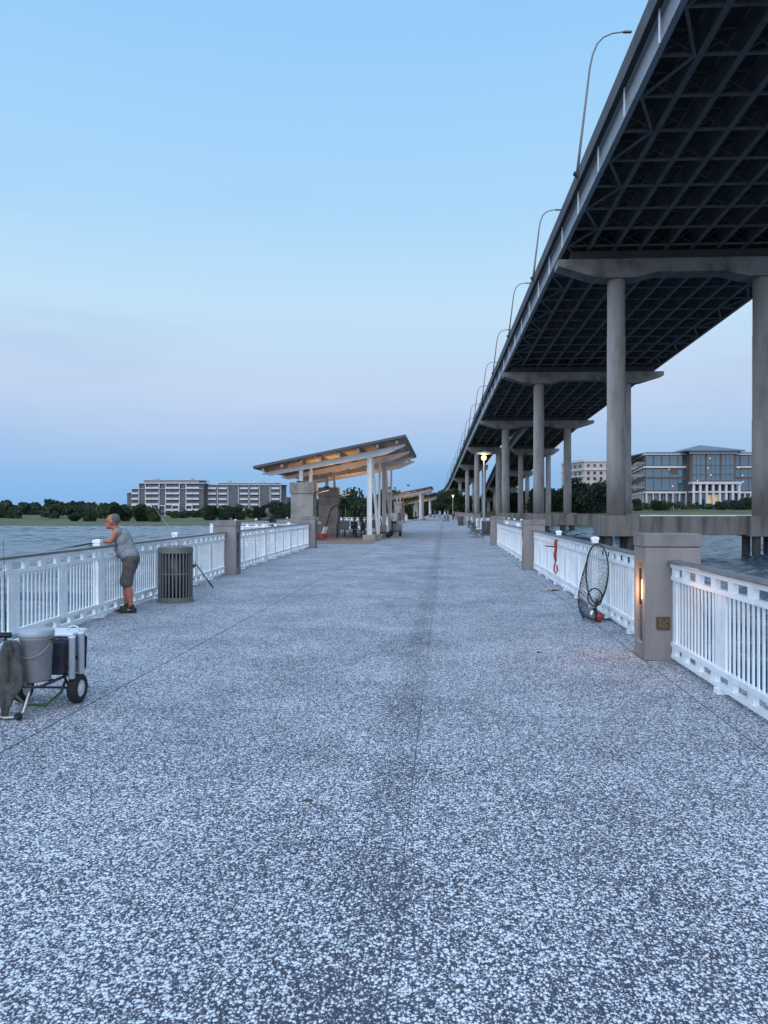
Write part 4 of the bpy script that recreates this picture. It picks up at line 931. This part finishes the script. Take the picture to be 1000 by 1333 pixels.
def office():
    d = 290; t = thing('office_building', 'glass and brown brick office building with slate hipped roof and white colonnade', 'building', (0, d, 0))
    X = lambda px: (px-500)/1000*d; Z = lambda y: ZY(y, d); zb = 1.5
    xa, xb, xc, xd = X(840), X(893), X(952), X(1075)
    ze = Z(592); z3 = Z(608); z1 = Z(641)
    # side wall recedes to px 822 at larger depth
    sdx, sdy = (822-500)/1000*340-xa, 50
    wl = MB(); wl.add([(xa,0,zb),(xb,0,zb),(xb,50,zb),(xa+sdx,sdy,zb),(xa,0,ze),(xb,0,ze),(xb,50,ze),(xa+sdx,sdy,ze)], [(0,3,2,1),(4,5,6,7),(0,1,5,4),(1,2,6,5),(2,3,7,6),(3,0,4,7)])
    wl.box(xc, xd, 0, 50, zb, ze); wl.box(xb+.01, xc-.01, -4, 50, zb, Z(589)); wl.build('wall', m_brick, t)
    tr = MB()
    for (a, b, y) in ((xa, xb-.02, 0), (xc+.02, xd, 0)):
        tr.box(a, b, y-.5, y-.01, z3-.35, z3+.35); tr.box(a, b, y-.7, y-.01, ze-.02, ze+.5); tr.box(a, b, y-1.2, y-.01, z1-.4, z1+.35)
        n = int((b-a)/2.2)
        for i in range(n+1): x = a+.25+i*(b-a-.5)/n; tr.box(x-.22, x+.22, y-1.1, y-.02, zb, z1-.41)
    # side-face bands
    for z, h in ((z3,.35),(ze+.2,.3),(z1,.35)):
        tr.beam((xa-.3,-.2,z),(xa+sdx-.3,sdy,z),.5,h*2)
    for i in range(9):
        q = (i+.5)/9; tr.beam((xa+sdx*q-.3,sdy*q,zb),(xa+sdx*q-.3,sdy*q,z1-.4),.6,.5,(0,1,0))
    # portico
    zp = Z(628); tr.box(xb-.6, xc+.6, -7.5, -4.01, zp-.9, zp); tr.box(xb-.6, xc+.6, -7.3, -4.01, Z(641)-.3, Z(641)+.3)
    for i in range(8):
        x = xb+.2+i*(xc-xb-.4)/7; tr.box(x-.4, x+.4, -7.2, -6.4, zb, zp-.91)
    tr.box(xb-.3, xc+.3, -4.6, -4.01, Z(592), Z(589)+.1)
    tr.build('trim', m_trim, t)
    # windows
    wm = MB().box(-.5,.5,-.05,.05,-.5,.5).mesh('window'); wm.materials.append(m_glassb)
    def win(x0_, x1_, y, z0_, z1_): dupe(wm, 'window', t, ((x0_+x1_)/2, y-.06, (z0_+z1_)/2), (x1_-x0_, 1, z1_-z0_))
    for (a, b) in ((xa, xb), (xc, xd)):
        n = max(3, int((b-a)/3.0)); st = (b-a)/n
        for i in range(n):
            win(a+i*st+.25, a+(i+1)*st-.2, 0, z3+.6, ze-.3); win(a+i*st+.15, a+(i+1)*st-.1, 0, Z(622)+.3, z3-.9 if i % 4 != 3 else Z(618)); win(a+i*st+.15, a+(i+1)*st-.1, 0, z1+.8, Z(624)); win(a+i*st+.5, a+(i+1)*st-.4, 0, zb+.5, z1-.8)
    xm = (xb+xc)/2
    for i, (f0, f1) in enumerate(((.05,.32),(.36,.64),(.68,.95))):
        a, b = xb+(xc-xb)*f0, xb+(xc-xb)*f1
        for z0_, z1_ in ((Z(606),Z(593)),(Z(618),Z(607)),(Z(626),Z(619))):
            for q in range(3): win(a+(b-a)*q/3+.1, a+(b-a)*(q+1)/3-.05, -4, z0_, z1_)
    for i in range(6): win(xb+1+i*2.7, xb+3.2+i*2.7, -4, zb+.6, Z(643))
    dupe(wm, 'window', t, (xm+.2, -4.2, Z(650)), (5.5, 1, 3.2)).data = MB().box(-.5,.5,-.05,.05,-.5,.5).mesh('lit_window'); t.children[-1].data.materials.append(m_litw)
    for i in range(7):
        for z in (Z(600), Z(615), Z(631)):
            q = (i+.5)/7; g_ = MB().beam((xa+sdx*(q-.06)-.12,sdy*(q-.06),z),(xa+sdx*(q+.06)-.12,sdy*(q+.06),z),.1,2.6); g_.build('window', m_glassb, t)
    # roofs
    def hip(x0_, x1_, y0_, y1_, z0_, z1_, ins, o=1.6):
        a, b, c, d2 = x0_-o, x1_+o, y0_-o, y1_+o; m = MB(); ym = (c+d2)/2; k = min(ins, (b-a)/2-.1)
        m.add([(a,c,z0_),(b,c,z0_),(b,d2,z0_),(a,d2,z0_),(a+k,ym,z1_),(b-k,ym,z1_),(a,c,z0_-.4),(b,c,z0_-.4),(b,d2,z0_-.4),(a,d2,z0_-.4)],
              [(0,1,5,4),(1,2,5),(2,3,4,5),(3,0,4),(6,9,8,7),(0,6,7,1),(1,7,8,2),(2,8,9,3),(3,9,6,0)]); return m
    hip(xb, xc, -4, 20, Z(587.5), Z(577), 12, 2.4).build('roof', m_slate, t)
    hip(xa+1, xb+4, 0, 50, ze+.95, Z(585), 14, .9).build('roof', m_slate, t); hip(xc-4, xd, 0, 50, ze+.95, Z(583), 14, .9).build('roof', m_slate, t)
    dm_ = MB().ball((0,0,0), .16, 8, 6).mesh('lamp'); dm_.materials.append(m_dots)
    for px, y in ((918,597.5),(915,610),(919,619),(871,611),(875,633),(961,609),(966,619),(967,627),(957,636),(963,633),(902,626)):
        dupe(dm_, 'lamp', t, (X(px), -4.5 if 893 < px < 952 else -.5, Z(y)))
office()
def cream():
    d = 380; t = thing('cream_building', 'cream seven storey building with small dark windows behind the near column', 'building', (0, d, 0))
    X = lambda px: (px-500)/1000*d; Z = lambda y: ZY(y, d); a, b, zb, zt = X(761), X(845), 1.5, Z(599)
    m = MB(); m.add([(a,0,zb),(b,0,zb),(b,30,zb),(X(733)*1.06,26,zb),(a,0,zt),(b,0,zt),(b,30,zt),(X(733)*1.06,26,zt)], [(0,3,2,1),(4,5,6,7),(0,1,5,4),(1,2,6,5),(2,3,7,6),(3,0,4,7)]); m.build('wall', m_cream, t)
    tr = MB(); sx = X(733)*1.06
    for z, w_ in ((zt,.8),(Z(611),.4)): tr.box(a-.3, b+.3, -.5, -.01, z-w_, z+w_*.3); tr.beam((a-.3,-.2,z-w_*.35),(sx-.3,26,z-w_*.35),.5,w_*1.3)
    for z in (Z(620),Z(629),Z(638)): tr.beam((a-.3,-.2,z),(sx-.3,26,z),.4,.5)
    tr.build('cornice', m_trim, t)
    wm = MB().box(-.5,.5,-.06,.06,-.5,.5).mesh('window'); wm.materials.append(m_glass)
    for i in range(10):
        for y in (606, 615.5, 623, 630.5, 637.5, 645): dupe(wm, 'window', t, (a+1.9+i*3.15, -.07, Z(y)), (1.3,1,1.45))
    for y in (606, 615.5, 623, 630.5, 637.5, 645):
        for q in (.18,.38,.58,.78):
            g_ = MB().beam((a+(sx-a)*(q-.06)-.1,26*(q-.06),Z(y)),(a+(sx-a)*(q+.06)-.1,26*(q+.06),Z(y)),.1,1.5).build('window', m_glass, t)
    for i in range(7): MB().tube([(a+2+i*4.2,4,zt),(a+2+i*4.2,4,zt+1.0+.6*(i % 2))], .15, 5).build('antenna', m_trim, t)
cream()
# bird
t = thing('bird', 'tiny dark bird flying above the second shelter', 'bird', AT(531.5, 90, ZY(632, 90)), R(20))
MB().ball((0,0,0), (.22,.06,.06), 10, 6).build('body', m_black, t, smooth=True)
for s in (-1, 1): MB().add([(.08,0,.02),(-.08,0,.02),(-.05,s*.28,.12),(.0,s*.5,.05),(.06,s*.25,.11)],[(0,1,2,4),(2,3,4)]).build('wing', m_black, t, fix=False)

# ------------------------------------------------------------------ sky, light, camera
W = bpy.data.worlds.new('World'); sc.world = W; W.use_nodes = True; nt = W.node_tree; L = nt.links
bg = nt.nodes['Background']
tc = N(nt, 'ShaderNodeTexCoord'); sp = N(nt, 'ShaderNodeSeparateXYZ'); L.new(tc.outputs['Generated'], sp.inputs[0])
def lin(r, g_, b_): return tuple((c/255/12.92 if c/255 <= .04045 else ((c/255+.055)/1.055)**2.4) for c in (r, g_, b_))
cl = N(nt, 'ShaderNodeMapping'); cl.inputs['Scale'].default_value = (1.2, 1.2, 5.5); L.new(tc.outputs['Generated'], cl.inputs[0])
cn = N(nt, 'ShaderNodeTexNoise', Scale=1.7, Detail=5.0, Roughness=.5); L.new(cl.outputs[0], cn.inputs['Vector'])
wob = N(nt, 'ShaderNodeMath', operation='MULTIPLY_ADD'); L.new(cn.outputs['Fac'], wob.inputs[0]); wob.inputs[1].default_value = .04; wob.inputs[2].default_value = -.02
zz = N(nt, 'ShaderNodeMath', operation='ADD'); L.new(sp.outputs[2], zz.inputs[0]); L.new(wob.outputs[0], zz.inputs[1])
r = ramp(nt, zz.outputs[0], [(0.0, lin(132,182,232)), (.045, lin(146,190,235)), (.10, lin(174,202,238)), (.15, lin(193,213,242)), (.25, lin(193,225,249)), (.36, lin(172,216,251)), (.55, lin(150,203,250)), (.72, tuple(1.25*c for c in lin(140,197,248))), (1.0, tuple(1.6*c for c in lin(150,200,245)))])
cm = ramp(nt, cn.outputs['Fac'], [(.30, (.92,.93,.955)), (.46, (1,1,1)), (.72, (1.03,1.02,1.0))])
mx = N(nt, 'ShaderNodeMix', data_type='RGBA', blend_type='MULTIPLY'); mx.inputs[0].default_value = 1; L.new(r.outputs[0], mx.inputs[6]); L.new(cm.outputs[0], mx.inputs[7])
# after-glow of the set sun, behind the camera and to the left
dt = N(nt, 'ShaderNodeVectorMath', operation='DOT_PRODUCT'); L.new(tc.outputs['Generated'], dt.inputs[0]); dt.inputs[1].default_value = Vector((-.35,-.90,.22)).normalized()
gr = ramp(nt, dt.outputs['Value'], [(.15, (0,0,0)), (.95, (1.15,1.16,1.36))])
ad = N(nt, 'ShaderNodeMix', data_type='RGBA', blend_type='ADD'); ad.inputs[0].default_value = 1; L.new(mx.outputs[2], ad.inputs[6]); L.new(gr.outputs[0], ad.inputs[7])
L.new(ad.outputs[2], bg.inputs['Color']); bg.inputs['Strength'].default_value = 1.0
sd = bpy.data.lights.new('sun', 'SUN'); sd.energy = .9; sd.angle = R(40); sd.color = (.84,.91,1.0)
so = bpy.data.objects.new('sun', sd); col.objects.link(so)
so.rotation_euler = Vector((.12,.75,-.62)).to_track_quat('-Z', 'Y').to_euler()
cam = bpy.data.cameras.new('camera'); co = bpy.data.objects.new('camera', cam); col.objects.link(co); sc.camera = co
co.location = (0,0,1.6); co.rotation_euler = (R(90),0,0)
cam.sensor_fit = 'HORIZONTAL'; cam.sensor_width = 36; cam.lens = 36; cam.shift_y = -1.5/1000; cam.clip_end = 9000; cam.clip_start = .05
sc.view_settings.view_transform = 'Standard'; sc.view_settings.look = 'None'; sc.view_settings.exposure = 0; sc.view_settings.gamma = 1
sc.render.resolution_x = 768; sc.render.resolution_y = 1024
